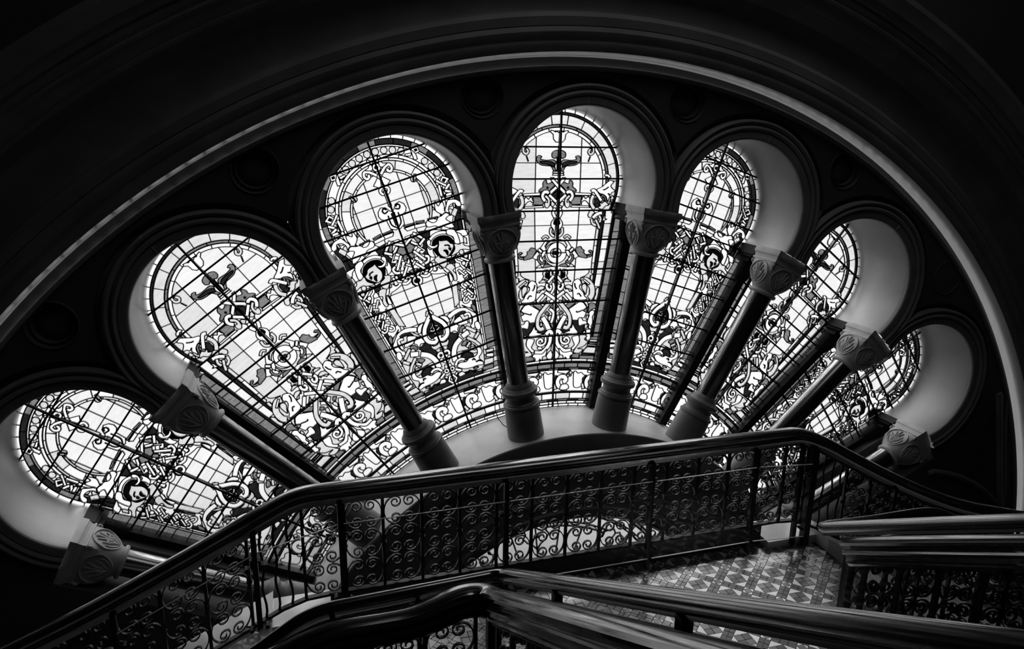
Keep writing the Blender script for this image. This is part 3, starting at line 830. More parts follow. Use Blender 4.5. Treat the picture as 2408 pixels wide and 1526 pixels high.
def design(kind):
    base = []; sh = []
    if kind == 'X':
        cells_r = [3.80, 3.71, 3.61, 3.51, 3.41, 3.30, 3.205, 3.11, 3.01, 2.91, 2.81, 2.70, 2.59, 2.47]; vl = (0, .155)
        base += ring_bricks('L', .355, .414, 22, 128, .5) + ring_bricks('GGG', .338, .353, 18, 118) + ring_bricks('W', .315, .336, 20, 112, .3)
        base += ring_bricks('D', .416, .430, 20, 130) + ring_bricks('W', .430, .47, 40, 135, .5)
        base += side_strip('WL', [(3.20, .318, .295), (2.89, .284, .262), (2.50, .262, .245)], 6)
        base += side_strip('DD', [(3.20, .342, .32), (2.89, .309, .288), (2.35, .27, .252)], 5)
        base += side_strip('CLC', [(3.20, .40, .345), (2.89, .359, .311), (2.60, .335, .272)], 7)
        base += side_strip('D', [(3.20, .413, .402), (2.89, .373, .361), (2.33, .29, .271)], 4)
        base += side_strip('GGG', [(3.15, .465, .415), (2.89, .43, .375), (2.33, .345, .292)], 9)
        base += side_strip('GL', [(2.33, .35, .25), (2.19, .33, .23)], 4)
        sh = mirror(parse(DX))
        sh = [q for q in sh]
    else:
        cells_r = [3.71, 3.63, 3.55, 3.45, 3.355, 3.205, 3.10, 2.985, 2.90, 2.82, 2.745, 2.66, 2.575]; vl = (0, .105, .21)
        base += ring_bricks('W', .43, .47, 38, 135) + ring_bricks('DDG', .397, .43, 24, 130, .4) + [('W', [(.395 * sin(2 * pi * i / 60), CZ + .395 * cos(2 * pi * i / 60)) for i in range(60)])]
        base += ring_bricks('W', .384, .395, 12, 130)
        for i in range(44):
            a = radians(-180 + 360 * (i + .5) / 44)
            if abs(math.degrees(a)) > 118 or int(i) % 11 in (4, 5): continue
            base.append(('L', [(.362 * sin(a) + .021 * cos(q * pi / 5), CZ + .362 * cos(a) + .021 * sin(q * pi / 5)) for q in range(10)]))
        base += ring_bricks('W', .318, .337, 16, 126, .2) + ring_bricks('W', .302, .316, 22, 125) + ring_bricks('WLC', .249, .301, 15, 124, .5) + ring_bricks('W', .235, .248, 18, 122)
        base += [('Z', [(.235 * sin(2 * pi * i / 48), CZ + .235 * cos(2 * pi * i / 48)) for i in range(48)])]
        base += side_strip('W', [(3.20, .302, .16), (2.98, .335, .20), (2.60, .292, .205), (2.36, .25, .17)], 6)
        base += side_strip('D', [(3.20, .392, .365), (2.89, .345, .325), (2.36, .263, .243)], 4)
        base += side_strip('W', [(3.20, .407, .394), (2.89, .362, .347), (2.36, .279, .265)], 11)
        base += side_strip('GGG', [(3.20, .49, .41), (2.89, .445, .375), (2.30, .352, .282)], 10)
        base += side_strip('LG', [(2.33, .36, .25), (2.19, .34, .23)], 4)
        sh = mirror(parse(DY))
    return base, sh + bottom_bands(), cells_r, vl

def pip(poly, X, Y):
    """nonzero winding test of many points"""
    P = np.asarray(poly); x0, y0 = P[:, 0], P[:, 1]; x1, y1 = np.roll(x0, -1), np.roll(y0, -1)
    wn = np.zeros(len(X), int)
    for a, b, c, d in zip(x0, y0, x1, y1):
        if b == d: continue
        s_ = (c - a) * (Y - b) - (X - a) * (d - b)
        if d > b: wn += (Y >= b) & (Y < d) & (s_ > 0)
        else: wn -= (Y < b) & (Y >= d) & (s_ < 0)
    return wn != 0
def arrange(shapes, extra, mask, cell):
    loops = [(g, True) for _, g in shapes] + extra
    p, tr = cdt(loops)
    T = np.array(tr); c = p[T].mean(1); X, Y = c[:, 0], c[:, 1]
    ins = mask(X, Y); ids = np.full(len(T), -1); ids[ins] = 100000 + cell(X[ins], Y[ins])
    cid = ids.copy()
    for i, (tn, g) in enumerate(shapes):
        G = np.asarray(g); lo, hi = G.min(0), G.max(0)
        q = np.nonzero(ins & (X > lo[0]) & (X < hi[0]) & (Y > lo[1]) & (Y < hi[1]))[0]
        if len(q):
            q = q[pip(g, X[q], Y[q])]; ids[q] = cid[q] if tn == 'Z' else i
    # components
    par = list(range(len(T)))
    def find(a):
        while par[a] != a: par[a] = par[par[a]]; a = par[a]
        return a
    edge = {}
    for f, (a, b, d) in enumerate(tr):
        for e in ((a, b), (b, d), (d, a)): edge.setdefault((min(e), max(e)), []).append(f)
    lead = []
    for e, fs in edge.items():
        if len(fs) == 2:
            u, v = fs
            if ids[u] == ids[v]:
                if ids[u] >= 0: par[find(u)] = find(v)
            else: lead.append(e)
        elif ids[fs[0]] >= 0: lead.append(e)
    comps = {}
    for f in range(len(T)):
        if ids[f] >= 0: comps.setdefault(find(f), []).append(f)
    out = []
    for root, fs in comps.items():
        i = int(ids[root]); tn = shapes[i][0] if i < 100000 else ('L' if (i * 7919) % 5 == 0 else 'C')
        t = T[fs]; A = p[t[:, 0]]; B_ = p[t[:, 1]]; C_ = p[t[:, 2]]
        ar = abs(((B_ - A)[:, 0] * (C_ - A)[:, 1] - (B_ - A)[:, 1] * (C_ - A)[:, 0]).sum()) / 2
        if ar > 1e-5: out.append((ar, tn, [tr[f] for f in fs]))
    out.sort(key=lambda q: -q[0])
    return p, out, lead
def pane_mb(p, fs, y=YG, th=.007):
    rx = random.uniform(-.001, .001)
    return slab(p, fs, [True] * len(fs), y + rx, y + rx + th, False)
def lead_mb(p, lead, w_=.0072, y0=YG - .007, y1=YG + .002):
    mb = MB(); h = w_ / 2
    for a, b in lead:
        A, B_ = p[a], p[b]; d = B_ - A; l = hypot(*d)
        if l < 1e-6: continue
        t = d / l; n = np.array((-t[1], t[0])); e = t * h * .8
        q = [A - e + n * h, B_ + e + n * h, B_ + e - n * h, A - e - n * h]; qi = [A - e * .6 + n * h * .5, B_ + e * .6 + n * h * .5, B_ + e * .6 - n * h * .5, A - e * .6 - n * h * .5]
        k = len(mb.v); mb.v += [(x[0], y1, x[1]) for x in q] + [(x[0], y0, x[1]) for x in qi]
        mb.f += [(k + 4, k + 5, k + 6, k + 7), (k, k + 1, k + 5, k + 4), (k + 2, k + 3, k + 7, k + 6)]
    return mb
def light_meshes(kind):
    base, sh, cr, vl = design(kind)
    shapes = base + sh
    a = radians(ST / 2)
    wedge = [(1.84 * sin(-a), 1.84 * cos(a))] + [(1.84 * sin(radians(t)), 1.84 * cos(radians(t))) for t in np.linspace(-ST / 2, ST / 2, 9)] + [(TH * 3.30, 3.30)] + [(-TH * 3.30, 3.30)]
    head = [(.462 * sin(2 * pi * i / 80), CZ + .462 * cos(2 * pi * i / 80)) for i in range(80)]
    extra = [(wedge[1:], True), (head, True)] + [([(-.6, r), (.6, r)], False) for r in cr]
    for v in vl:
        for s_ in ((1,) if v == 0 else (1, -1)): extra.append(([(s_ * v * .78, 2.3), (s_ * v, 3.2), (s_ * v, 3.86)], False))
    CRr = np.array(sorted(cr))
    def mask(X, Y): return ((np.hypot(X, Y) > 1.8405) & (np.hypot(X, Y - CZ) < .4615)) | ((np.hypot(X, Y) > 1.84) & (Y < 3.30) & (np.abs(X) < TH * Y))
    def cell(X, Y):
        sc_ = np.where(Y > 3.2, 1, .78 + .22 * (Y - 2.3) / .9)
        j = np.zeros(len(X), int)
        for v in vl: j += (X > v * sc_).astype(int); j += (X > -v * sc_).astype(int) if v else 0
        return np.searchsorted(CRr, Y) * 10 + j
    p, comps, lead = arrange(shapes, extra, mask, cell)
    glass = [q for q in comps if q[1] != 'K']; black = [q for q in comps if q[1] == 'K']
    single, rest = glass[:290], glass[290:]
    meshes = []
    for ar, tn, fs in single:
        me = pane_mb(p, fs).mesh('pane'); me.materials.append(PANE[tn]); meshes.append(me)
    restm = {}
    for ar, tn, fs in rest:
        k = restm.setdefault(tn, MB()); q = pane_mb(p, fs); k.add(q.v, q.f)
    R = MB(); mats = []; sl = []
    for i, (tn, q) in enumerate(restm.items()):
        R.add(q.v, q.f); sl += [i] * len(q.f); mats.append(PANE[tn])
    rm = R.mesh('small_pane')
    for x in mats: rm.materials.append(x)
    rm.polygons.foreach_set('material_index', sl)
    L = lead_mb(p, lead)
    for ar, tn, fs in black:
        q = slab(p, fs, [True] * len(fs), YG - .003, YG + .002); L.add(q.v, q.f)
    lm = L.mesh('lead_came'); lm.materials.append(LEAD)
    B_ = MB()
    for r in ([3.61, 3.41, 3.205, 3.01, 2.81, 2.59, 2.36] if kind == 'X' else [3.71, 3.55, 3.355, 3.205, 2.985, 2.82, 2.575, 2.37]):
        hw_ = sqrt(max(0, .452 ** 2 - (r - CZ) ** 2)) if r > 3.25 else TH * r - .02
        B_.box(-hw_, hw_, YG - .018, YG - .006, r - .0052, r + .0052)
    bm_ = B_.mesh('saddle_bar'); bm_.materials.append(MULL)
    B_ = MB(); B_.box(-.0055, .0055, YG - .034, YG - .02, 1.85, 3.845); am = B_.mesh('centre_bar'); am.materials.append(MULL)
    return meshes, rm, lm, bm_, am
LM = {'X': light_meshes('X'), 'Y': light_meshes('Y')}
WL = ['leftmost, nearly horizontal', 'second from the left, tilted left', 'third from the left', 'central upright', 'third from the right', 'second from the right, tilted right', 'rightmost, half hidden by the arch']
for k in range(7):
    kd = 'YXYXYXY'[k]
    o = empty('window_%d' % (k + 1), M=frame(PA[k]), kind='structure', category='window', label='stained glass light with %s, %s of the fan' % ('elephants and a round boss' if kd == 'X' else 'horned masks and a beaded border', WL[k]))
    ms, rm, lm, bm_, am = LM[kd]
    for me in ms: inst('pane', me, o)
    inst('small_pane', rm, o, kind='stuff'); inst('lead_came', lm, o, kind='stuff'); inst('saddle_bar', bm_, o); inst('centre_bar', am, o)

# hub window below
def hub_light():
    sh = []
    def polar(tn, r0, r1, a0, a1, n=6):
        A = [(r1 * cos(radians(a0 + (a1 - a0) * k / n)), r1 * sin(radians(a0 + (a1 - a0) * k / n))) for k in range(n + 1)]
        B_ = [(r0 * cos(radians(a0 + (a1 - a0) * k / n)), r0 * sin(radians(a0 + (a1 - a0) * k / n))) for k in range(n + 1)]
        sh.append((tn, A + B_[::-1]))
    for i in range(30): polar('WL'[i % 2], 1.10, 1.18, i * 6, i * 6 + 6)
    for i in range(20): polar('G', 1.075, 1.098, i * 9, i * 9 + 9)
    for i in range(15): polar('W', .93, 1.073, i * 12, i * 12 + 12)
    for i in range(18): polar('L', .90, .928, i * 10, i * 10 + 10)
    for i in range(15): polar('W', .60, .898, i * 12, i * 12 + 12)
    for i in range(60): polar('WG'[i % 2], 1.0, 1.02, i * 3, i * 3 + 3, 2)
    for i in range(15): polar('L', .3, .598, i * 12, i * 12 + 12)
    for a in (54, 96, 126, 150):
        c = (.84 * cos(radians(a)), .84 * sin(radians(a))); e = (cos(radians(a)), sin(radians(a))); n = (e[1], -e[0])
        f = lambda u, v: (c[0] + u * n[0] + v * e[0], c[1] + u * n[1] + v * e[1])
        half = [(0, .1), (.03, .12), (.06, .10), (.09, .07), (.08, .03), (.10, 0), (.07, -.04), (.03, -.07), (0, -.11)]
        sh.append(('W', [f(u, v) for u, v in half])); sh.append(('W', [f(-u, v) for u, v in half]))
        sh.append(('D', [f(.014 * cos(t), .014 * sin(t)) for t in np.linspace(0, 2 * pi, 9)[:-1]]))
    for a, b in (((.55, 1.2), (.95, .75)), ((.62, 1.24), (1.05, .80))): sh.append(('W', stroke([a, b], .05)))
    sh.append(('L', stroke([(.42, 1.06), (.75, .88)], .05)))
    dom = arc(0, 0, 1.175, 0, 180, 60)
    def mask(X, Y): return (np.hypot(X, Y) < 1.175) & (Y > 0)
    p, comps, lead = arrange(sh, [(dom, True)], mask, lambda X, Y: np.zeros(len(X), int))
    o = empty('window_8', (0, YG, 0), kind='structure', category='window', label='semicircular leaded fanlight inside the hub, seen through the balusters')
    for ar, tn, fs in comps[:290]:
        if tn != 'K': build('pane', pane_mb(p, fs), PANE[tn], o)
    R = MB()
    for ar, tn, fs in comps[290:]: q = pane_mb(p, fs); R.add(q.v, q.f)
    if R.v: build('small_pane', R, PANE['W'], o, kind='stuff')
    build('lead_came', lead_mb(p, lead, .014), LEAD, o, kind='stuff')
hub_light()

# ------------------------------------------------------------------ staircase
ZL = 1.56
lm_ = MB(); lm_.box(-1.86, .96, -2.12, -1.19, ZL - .12, ZL - .006)
land = empty('stair_landing', (-.45, -1.6, ZL), label='stair landing paved with cream, grey and black geometric tiles', category='landing', kind='thing')
build('slab', lm_, GROUT, land)
def tiles():
    """tartan of double strips set diagonally, diamonds of four tiles between"""
    a = Vector((0.10130, -0.10540)); b = Vector((-0.11081, -0.10033)); a.normalize(); b.normalize(); Lc = 0.1478
    org = Vector((0.6691, -1.2509))
    bw = .30                     # width of a strip relative to the lattice
    out = []
    h = bw / 2
    def T(tn, pts): out.append((tn, pts))
    for i in range(-14, 15):
        for j in range(-14, 15):
            o = org + (a * i + b * j) * Lc
            if not (-2.1 < o.x < 1.2 and -2.4 < o.y < -.9): continue
            f = lambda u, v: o + (a * u + b * v) * Lc
            # crossing: turned square and four corners
            T('M', [(0, h), (h, 0), (0, -h), (-h, 0)]) if 0 else None
            q = [f(0, h), f(h, 0), f(0, -h), f(-h, 0)]; out.append(('M', q))
            for sx, sy in ((1, 1), (1, -1), (-1, -1), (-1, 1)): out.append(('W', [f(sx * h, sy * h), f(sx * h, 0), f(0, sy * h)]))
            # strips: two rows of three
            n = 3
            for k in range(n):
                u0 = h + (1 - bw) * k / n; u1 = h + (1 - bw) * (k + 1) / n
                for v0, v1 in ((-h, 0), (0, h)):
                    out.append(('G', [f(u0, v0), f(u1, v0), f(u1, v1), f(u0, v1)]))
                    out.append(('G', [f(v0, u0), f(v1, u0), f(v1, u1), f(v0, u1)]))
            # field: diamond of four and four pale corners
            c0 = .5; g = (1 - bw) / 2
            T4 = [(c0, c0 + g), (c0 + g, c0), (c0, c0 - g), (c0 - g, c0)]
            md = [((T4[k][0] + T4[(k + 1) % 4][0]) / 2, (T4[k][1] + T4[(k + 1) % 4][1]) / 2) for k in range(4)]
            for k in range(4): out.append(('M' if k % 2 else 'G', [f(*T4[k]), f(*md[k]), f(c0, c0), f(*md[k - 1])]))
            for k, (sx, sy) in enumerate(((1, 1), (1, -1), (-1, -1), (-1, 1))):
                cr = (c0 + sx * g, c0 + sy * g); out.append(('W', [f(*cr), f(c0 + sx * g, c0), f(c0, c0 + sy * g)]))
    res = []
    for tn, pts in out:
        cx = sum(p.x for p in pts) / len(pts); cy = sum(p.y for p in pts) / len(pts)
        if -1.83 < cx < .93 and -2.10 < cy < -1.2: res.append((tn, pts, cx, cy))
    return res
def tile_mb(pts, mb):
    c = sum(pts, Vector((0, 0))) / len(pts); z = ZL + random.uniform(-.0006, .0006)
    P = []
    for p in pts:
        d = (p - c); P.append(c + d * max(.5, 1 - .0022 / max(d.length, 1e-4)))
    n = len(P); k = len(mb.v)
    mb.v += [(p.x, p.y, z) for p in P] + [(p.x, p.y, ZL - .008) for p in P]
    mb.f.append(tuple(k + i for i in range(n)) if ((P[1] - P[0]).cross(P[2] - P[1]) > 0) else tuple(k + i for i in range(n))[::-1])
    for i in range(n): mb.f.append((k + i, k + (i + 1) % n, k + n + (i + 1) % n, k + n + i))
ALL = tiles()
def vis(t):
    x, y = t[2], t[3]
    return (x - .25) ** 2 * .5 + (y + 1.55) ** 2 * 1.2 + (0 if x > -.6 else .1)
ALL.sort(key=vis)
for tn, pts, cx, cy in ALL[:290]:
    m = MB(); tile_mb(pts, m); build('floor_tile', m, TILE[tn], land)
R = MB(); sl = []; keys = ['W', 'G', 'M', 'D']
for tn, pts, cx, cy in ALL[290:]:
    k = len(R.f); tile_mb(pts, R); sl += [keys.index(tn)] * (len(R.f) - k)
o = build('small_floor_tile', R, TILE['W'], land, kind='stuff')
for q in keys[1:]: o.data.materials.append(TILE[q])
o.data.polygons.foreach_set('material_index', sl)

# kerb behind the window side balustrade, and its pale end blocks
m = MB(); m.box(-1.60, .66, -1.19, -1.155, ZL - .12, 1.665)
build('kerb', m, CURB, land)
RAIL_A = [(-3.9, 1.24), (-3.4, 1.452), (-2.862, 1.698), (-2.55, 1.830), (-2.225, 1.985), (-2.0, 2.098), (-1.884, 2.157), (-1.797, 2.200), (-1.74, 2.222), (-1.68, 2.233), (-1.6, 2.235), (.70, 2.235), (.765, 2.233), (.812, 2.224), (.87, 2.203), (.982, 2.152), (1.133, 2.067), (1.447, 1.897), (1.781, 1.737), (1.952, 1.667), (2.09, 1.618), (2.233, 1.575), (2.37, 1.535), (2.519, 1.492), (2.8, 1.44), (3.3, 1.40)]
def zA(x):
    for (a, za), (b, zb) in zip(RAIL_A, RAIL_A[1:]):
        if a <= x <= b: return za + (zb - za) * (x - a) / (b - a)
    return RAIL_A[0][1] if x < RAIL_A[0][0] else RAIL_A[-1][1]
YA = -1.24
def zstep(side, k): return ZL - .088 * (k + 1)
for side, nm in ((-1, 'left'), (1, 'right')):
    fl = empty('stair_flight', (-1.86 if side < 0 else .96, -1.6, ZL), label='pale marble stair flight going down to the %s of the landing' % nm, category='stairs', kind='thing')
    e0 = -1.86 if side < 0 else .96
    for k in range(11):
        m = MB(); x0 = e0 + side * .188 * k; x1 = e0 + side * .188 * (k + 1) + side * .012
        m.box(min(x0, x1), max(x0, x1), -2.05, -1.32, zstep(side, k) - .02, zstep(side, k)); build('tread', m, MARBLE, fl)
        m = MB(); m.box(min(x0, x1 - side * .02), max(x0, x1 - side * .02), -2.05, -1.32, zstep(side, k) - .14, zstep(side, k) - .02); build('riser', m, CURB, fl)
    # broad stone string that the balusters stand on, stepped in long blocks
    xs = [-1.60, -1.85, -2.3, -2.8, -3.4] if side < 0 else [.66, .96, 1.4, 1.9, 2.5]
    for i in range(4):
        xa, xb = xs[i], xs[i + 1]; m = MB()
        za, zb = (1.60, 1.60) if i == 0 else (zA(xa) - .535, zA(xb) - .535)
        P = [Vector((x, y, z)) for x, zt in ((xa, za), (xb, zb)) for y in (-1.36 if i else -1.26, -1.05) for z in (zt - .10, zt)]
        m.add(P, [(0, 1, 3, 2), (4, 6, 7, 5), (0, 4, 5, 1), (2, 3, 7, 6), (0, 2, 6, 4), (1, 5, 7, 3)]); build('string_block', m, MARBLE, fl)

# rails
def sym(h): return [(a, b) for a, b in h] + [(-a, b) for a, b in h[::-1] if a > 1e-6]
PROF = sym([(0, 0), (.018, -.0015), (.034, -.008), (.041, -.017), (.039, -.027), (.032, -.031), (.031, -.036), (.040, -.040), (.044, -.048), (.040, -.057), (.030, -.061), (.028, -.070), (.020, -.074), (.018, -.090)])
PROF_D = sym([(0, 0), (.018, -.0015), (.032, -.008), (.037, -.019), (.032, -.030), (.024, -.033), (.022, -.046), (.030, -.049), (.033, -.056), (.030, -.063), (.020, -.067), (.019, -.083), (.026, -.087), (.027, -.094), (.020, -.099), (.014, -.110)])
def fine(P, n=4):
    P = [Vector(p) for p in P]; N = len(P); T = []
    for i in range(N):
        a, b = P[max(0, i - 1)], P[min(N - 1, i + 1)]; T.append((b - a).normalized())
    out = []
    for i in range(N - 1):
        b, c = P[i], P[i + 1]; L = (c - b).length; m0, m1 = T[i] * L, T[i + 1] * L
        if L > .5: m0 = m1 = c - b
        for k in range(n):
            t = k / n; t2, t3 = t * t, t * t * t
            out.append(b * (2 * t3 - 3 * t2 + 1) + m0 * (t3 - 2 * t2 + t) + c * (-2 * t3 + 3 * t2) + m1 * (t3 - t2))
    out.append(P[-1]); return out

# iron scroll work
def scroll_path():
    pts = []
    cx, cz, rr = .031, .039, .027
    for i in range(22):
        u = i / 21; a = radians(90 + 480 * (1 - u)); r = .006 + (rr - .006) * u ** .8
        pts.append((cx + r * cos(a), cz + r * sin(a)))
    top = cz + rr
    for i in range(1, 16):
        a = pi * i / 16; pts.append((cx + .050 * sin(a), top * cos(a)))
    q = [(x, -z) for x, z in pts[:22]][::-1]
    return pts + q
SP = scroll_path()
SCR = {}
def scroll_mesh(k, sx):
    if (k, sx) not in SCR:
        m = MB(); P = [(sx * x, 0, z + k * sx * x) for x, z in SP]
        m.tube(P, 0, flat=(.0023, .0058), up=(0, 1, 0)); me = m.mesh('scroll'); me.materials.append(IRON); SCR[(k, sx)] = me
    return SCR[(k, sx)]
def vbar(mb, p, z0, z1, w_=.0065, wavy=0):
    if wavy:
        mb.tube([(p[0] + wavy * sin(i * 1.15), p[1], z0 + (z1 - z0) * i / 12) for i in range(13)], w_ * .8, 6)
    else:
        mb.box(p[0] - w_, p[0] + w_, p[1] - w_, p[1] + w_, z0, z1)
        zm = (z0 + z1) / 2; mb.lathe([(w_ * 1.0, zm - .014), (w_ * 2.0, zm - .005), (w_ * 2.0, zm + .005), (w_ * 1.0, zm + .014)], Matrix.Translation((p[0], p[1], 0)), 8)
def panel(root, p0, p1, zt0, zt1, k, rows=3, bottom=.43):
    """scroll panel between two uprights; zt = underside of the rail at each end, k = slope along the run"""
    c = Vector(((p0[0] + p1[0]) / 2, (p0[1] + p1[1]) / 2, (zt0 + zt1) / 2)); d = Vector((p1[0] - p0[0], p1[1] - p0[1], 0)); L = d.length; d.normalize()
    W = L / .174
    M = Matrix.Translation(c) @ Matrix(((d.x, -d.y, 0, 0), (d.y, d.x, 0, 0), (0, 0, 1, 0), (0, 0, 0, 1)))
    pe = bpy.data.objects.new('scroll_panel', None); col.objects.link(pe); pe.parent = root
    Lm = WM[root].inverted() @ M; LS = Lm.copy(); LS.translation = LS.translation * S; pe.matrix_basis = LS; WM[pe] = M; pe.empty_display_size = .05
    uh = bottom / rows
    for i in range(rows):
        z = -uh * (i + .5) - .004
        for sx in (1, -1): inst('scroll', scroll_mesh(k, sx), pe, Matrix.Translation((0, 0, z)) @ Matrix.Diagonal((W, 1, uh / .143, 1)))

ba = empty('stair_balustrade', (-.45, YA, ZL), label='black scrolled iron balustrade with moulded wooden handrail along the window side of the landing', category='balustrade')
m = MB(); m.sweep(fine([(x, YA, z) for x, z in RAIL_A]), PROF); build('handrail', m, WOOD, ba, sm=35)
m = MB(); P = [(x, YA, zA(x) - .528) for x in [-3.9 + .1 * i for i in range(73)]]; m.sweep(P, [(.012, .006), (.012, -.006), (-.012, -.006), (-.012, .006)]); build('bottom_rail', m, IRON, ba)
lev = [-1.704, -1.53, -1.362, -1.19, -1.017, -.843, -.671, -.497, -.321, -.149, .03, .205, .38, .555, .72, .86]
left = [-1.93 - .174 * i for i in range(10)]; right = [1.13 + .172 * i for i in range(10)]
for x in lev + left + right:
    m = MB(); vbar(m, (x, YA), zA(x) - .528, zA(x) - .085); build('upright', m, IRON, ba)
for x in (-1.875, -1.82, -1.764, .925, .98, 1.04, 1.095):
    m = MB(); vbar(m, (x, YA), zA(x) - .528, zA(x) - .085, .007, wavy=.006); build('wavy_bar', m, IRON, ba)
for x in (-2.45, -1.90, -1.545, -.805, -.065, .52, .80, .875, 1.45):
    m = MB(); w_ = .011 if x != .875 else .018; m.box(x - w_, x + w_, YA - .03 - w_, YA - .03 + w_, zA(x) - (.655 if -1.7 < x < .9 else .56), zA(x) - .08); build('post', m, IRON, ba)
for a, b in zip(lev[:-1], lev[1:]): panel(ba, (a, YA), (b, YA), 2.15, 2.15, 0)
KL = .46
for a, b in zip(left[1:], left[:-1]): panel(ba, (a, YA), (b, YA), zA(a) - .085, zA(b) - .085, .49)
for a, b in zip(right[:-1], right[1:]): panel(ba, (a, YA), (b, YA), zA(a) - .085, zA(b) - .085, -.49)
# glass screen inside it
gs = empty('glass_screen', (-.45, YA - .05, 1.65), label='clear safety glass screen clamped inside the window side balustrade', category='glass screen')
gx = [-2.45, -1.90, -1.545, -.805, -.065, .52, .86]
for a, b in zip(gx[:-1], gx[1:]):
    a += .012; b -= .012
    za, zb = zA(a) - .165, zA(b) - .165; ya = YA - .055
    q = lambda y, x, z: (x, y, z)
    lo = (.42 if a > -1.6 else .40)
    m = MB(); P = [(a, ya, za - lo), (b, ya, zb - lo), (b, ya, zb), (a, ya, za)]; m.add(P, [(0, 1, 2, 3)]); build('glass_pane', m, CLEAR, gs)
    m = MB(); m.sweep([(a, ya, za), (b, ya, zb)], [(.003, .001), (.003, -.002), (-.003, -.002), (-.003, .001)]); build('top_edge', m, EDGE, gs)
    m = MB(); m.sweep([(a, ya, za - lo), (b, ya, zb - lo)], [(.003, .001), (.003, -.002), (-.003, -.002), (-.003, .001)]); build('bottom_edge', m, EDGE, gs)
    for x, z in ((a + .02, za - .06), (b - .02, zb - .06), (a + .02, za - lo + .05), (b - .02, zb - lo + .05)):
        m = MB(); m.tube([(x, ya - .012, z), (x, ya + .02, z)], .009, 10); m.tube([(x, ya + .02, z), (x - .03, YA - .02, z)], .004, 6); build('clamp', m, IRON, gs)

# inner balustrades of the upper flight and the lower flights
KU = .594
def inner(side):
    """side -1: left of the upper flight, +1: right of it"""
    xu = -1.12 if side < 0 else .33
    nm = 'left' if side < 0 else 'right'
    o = empty('stair_balustrade', (xu, -2.1, ZL), label='heavy moulded wooden handrail on scrolled iron at the %s side of the upper flight' % nm, category='balustrade')
    if side < 0:
        P = [(-3.2, -2.10, 1.50), (-2.6, -2.10, 1.775), (-2.0, -2.10, 2.045), (-1.80, -2.10, 2.13), (-1.70, -2.10, 2.17), (-1.62, -2.10, 2.187), (-1.42, -2.10, 2.187), (-1.36, -2.10, 2.192), (-1.30, -2.10, 2.207), (-1.25, -2.10, 2.223), (-1.20, -2.098, 2.232), (-1.15, -2.105, 2.234), (-1.125, -2.13, 2.24), (-1.12, -2.18, 2.268)]
    else:
        P = [(3.0, -2.12, 1.25), (2.0, -2.12, 1.66), (1.4, -2.12, 1.90), (1.1, -2.12, 2.04), (.95, -2.12, 2.10), (.85, -2.12, 2.13), (.75, -2.12, 2.145), (.5, -2.12, 2.15), (.36, -2.12, 2.16), (.335, -2.13, 2.17), (.33, -2.16, 2.21)]
    y0, z0 = P[-1][1], P[-1][2]
    for i in range(1, 22): P.append((xu, y0 - .1 * i, z0 + .1 * KU * i))
    if side < 0: m = MB(); m.sweep(fine(P), PROF_D); build('handrail', m, WOOD, o, sm=35)
    else:
        m = MB(); m.sweep(fine(P[:8] + [(.35, -2.12, 2.155)]), PROF_D); m.sweep([(xu, -2.10, P[10][2] - .035)] + P[11:], PROF_D); build('handrail', m, WOOD, o, sm=35)
    zU = lambda y: z0 + (y0 - y) * KU
    ys = [y0 - .06 - .15 * i for i in range(13)]
    for y in ys:
        m = MB(); vbar(m, (xu, y), zU(y) - .56, zU(y) - .10, .008); build('upright', m, IRON, o)
    for a, b in zip(ys[:-1], ys[1:]): panel(o, (xu, a), (xu, b), zU(a) - .10, zU(b) - .10, KU, 3, .42)
    m = MB(); m.sweep([(xu, y0, zU(y0) - .55), (xu, y0 - 2, zU(y0 - 2) - .55)], [(.014, .008), (.014, -.008), (-.014, -.008), (-.014, .008)]); build('bottom_rail', m, IRON, o)
    # run beside the landing and lower flight
    yl = P[0][1]
    run = [p for p in P if abs(p[1] - yl) < .003]
    def zR(x):
        for p, q in zip(run, run[1:]):
            if min(p[0], q[0]) <= x <= max(p[0], q[0]): return p[2] + (q[2] - p[2]) * (x - p[0]) / (q[0] - p[0])
        return run[-1][2]
    xs = [(-1.16 - .172 * i) if side < 0 else (.37 + .172 * i) for i in range(11)]
    for x in xs:
        m = MB(); vbar(m, (x, yl), zR(x) - .54, zR(x) - .10); build('upright', m, IRON, o)
    for a, b in zip(xs[:-1], xs[1:]):
        lo, hi = min(a, b), max(a, b)
        sl_ = (zR(hi) - zR(lo)) / (hi - lo); kk = 0 if abs(sl_) < .2 else (.46 if sl_ > 0 else -.46)
        panel(o, (lo, yl), (hi, yl), zR(lo) - .10, zR(hi) - .10, kk, 3, .42)
    m = MB(); w_ = .016; m.box(xu - w_, xu + w_, y0 + .02 - w_, y0 + .02 + w_, ZL - .02, z0 - (.08 if side < 0 else .05)); build('newel_post', m, IRON, o)
    m = MB(); m.sweep([(xs[0], yl, zR(xs[0]) - .53)] + [(x, yl, zR(x) - .53) for x in xs], [(.012, .006), (.012, -.006), (-.012, -.006), (-.012, .006)]); build('bottom_rail', m, IRON, o)
inner(-1); inner(1)

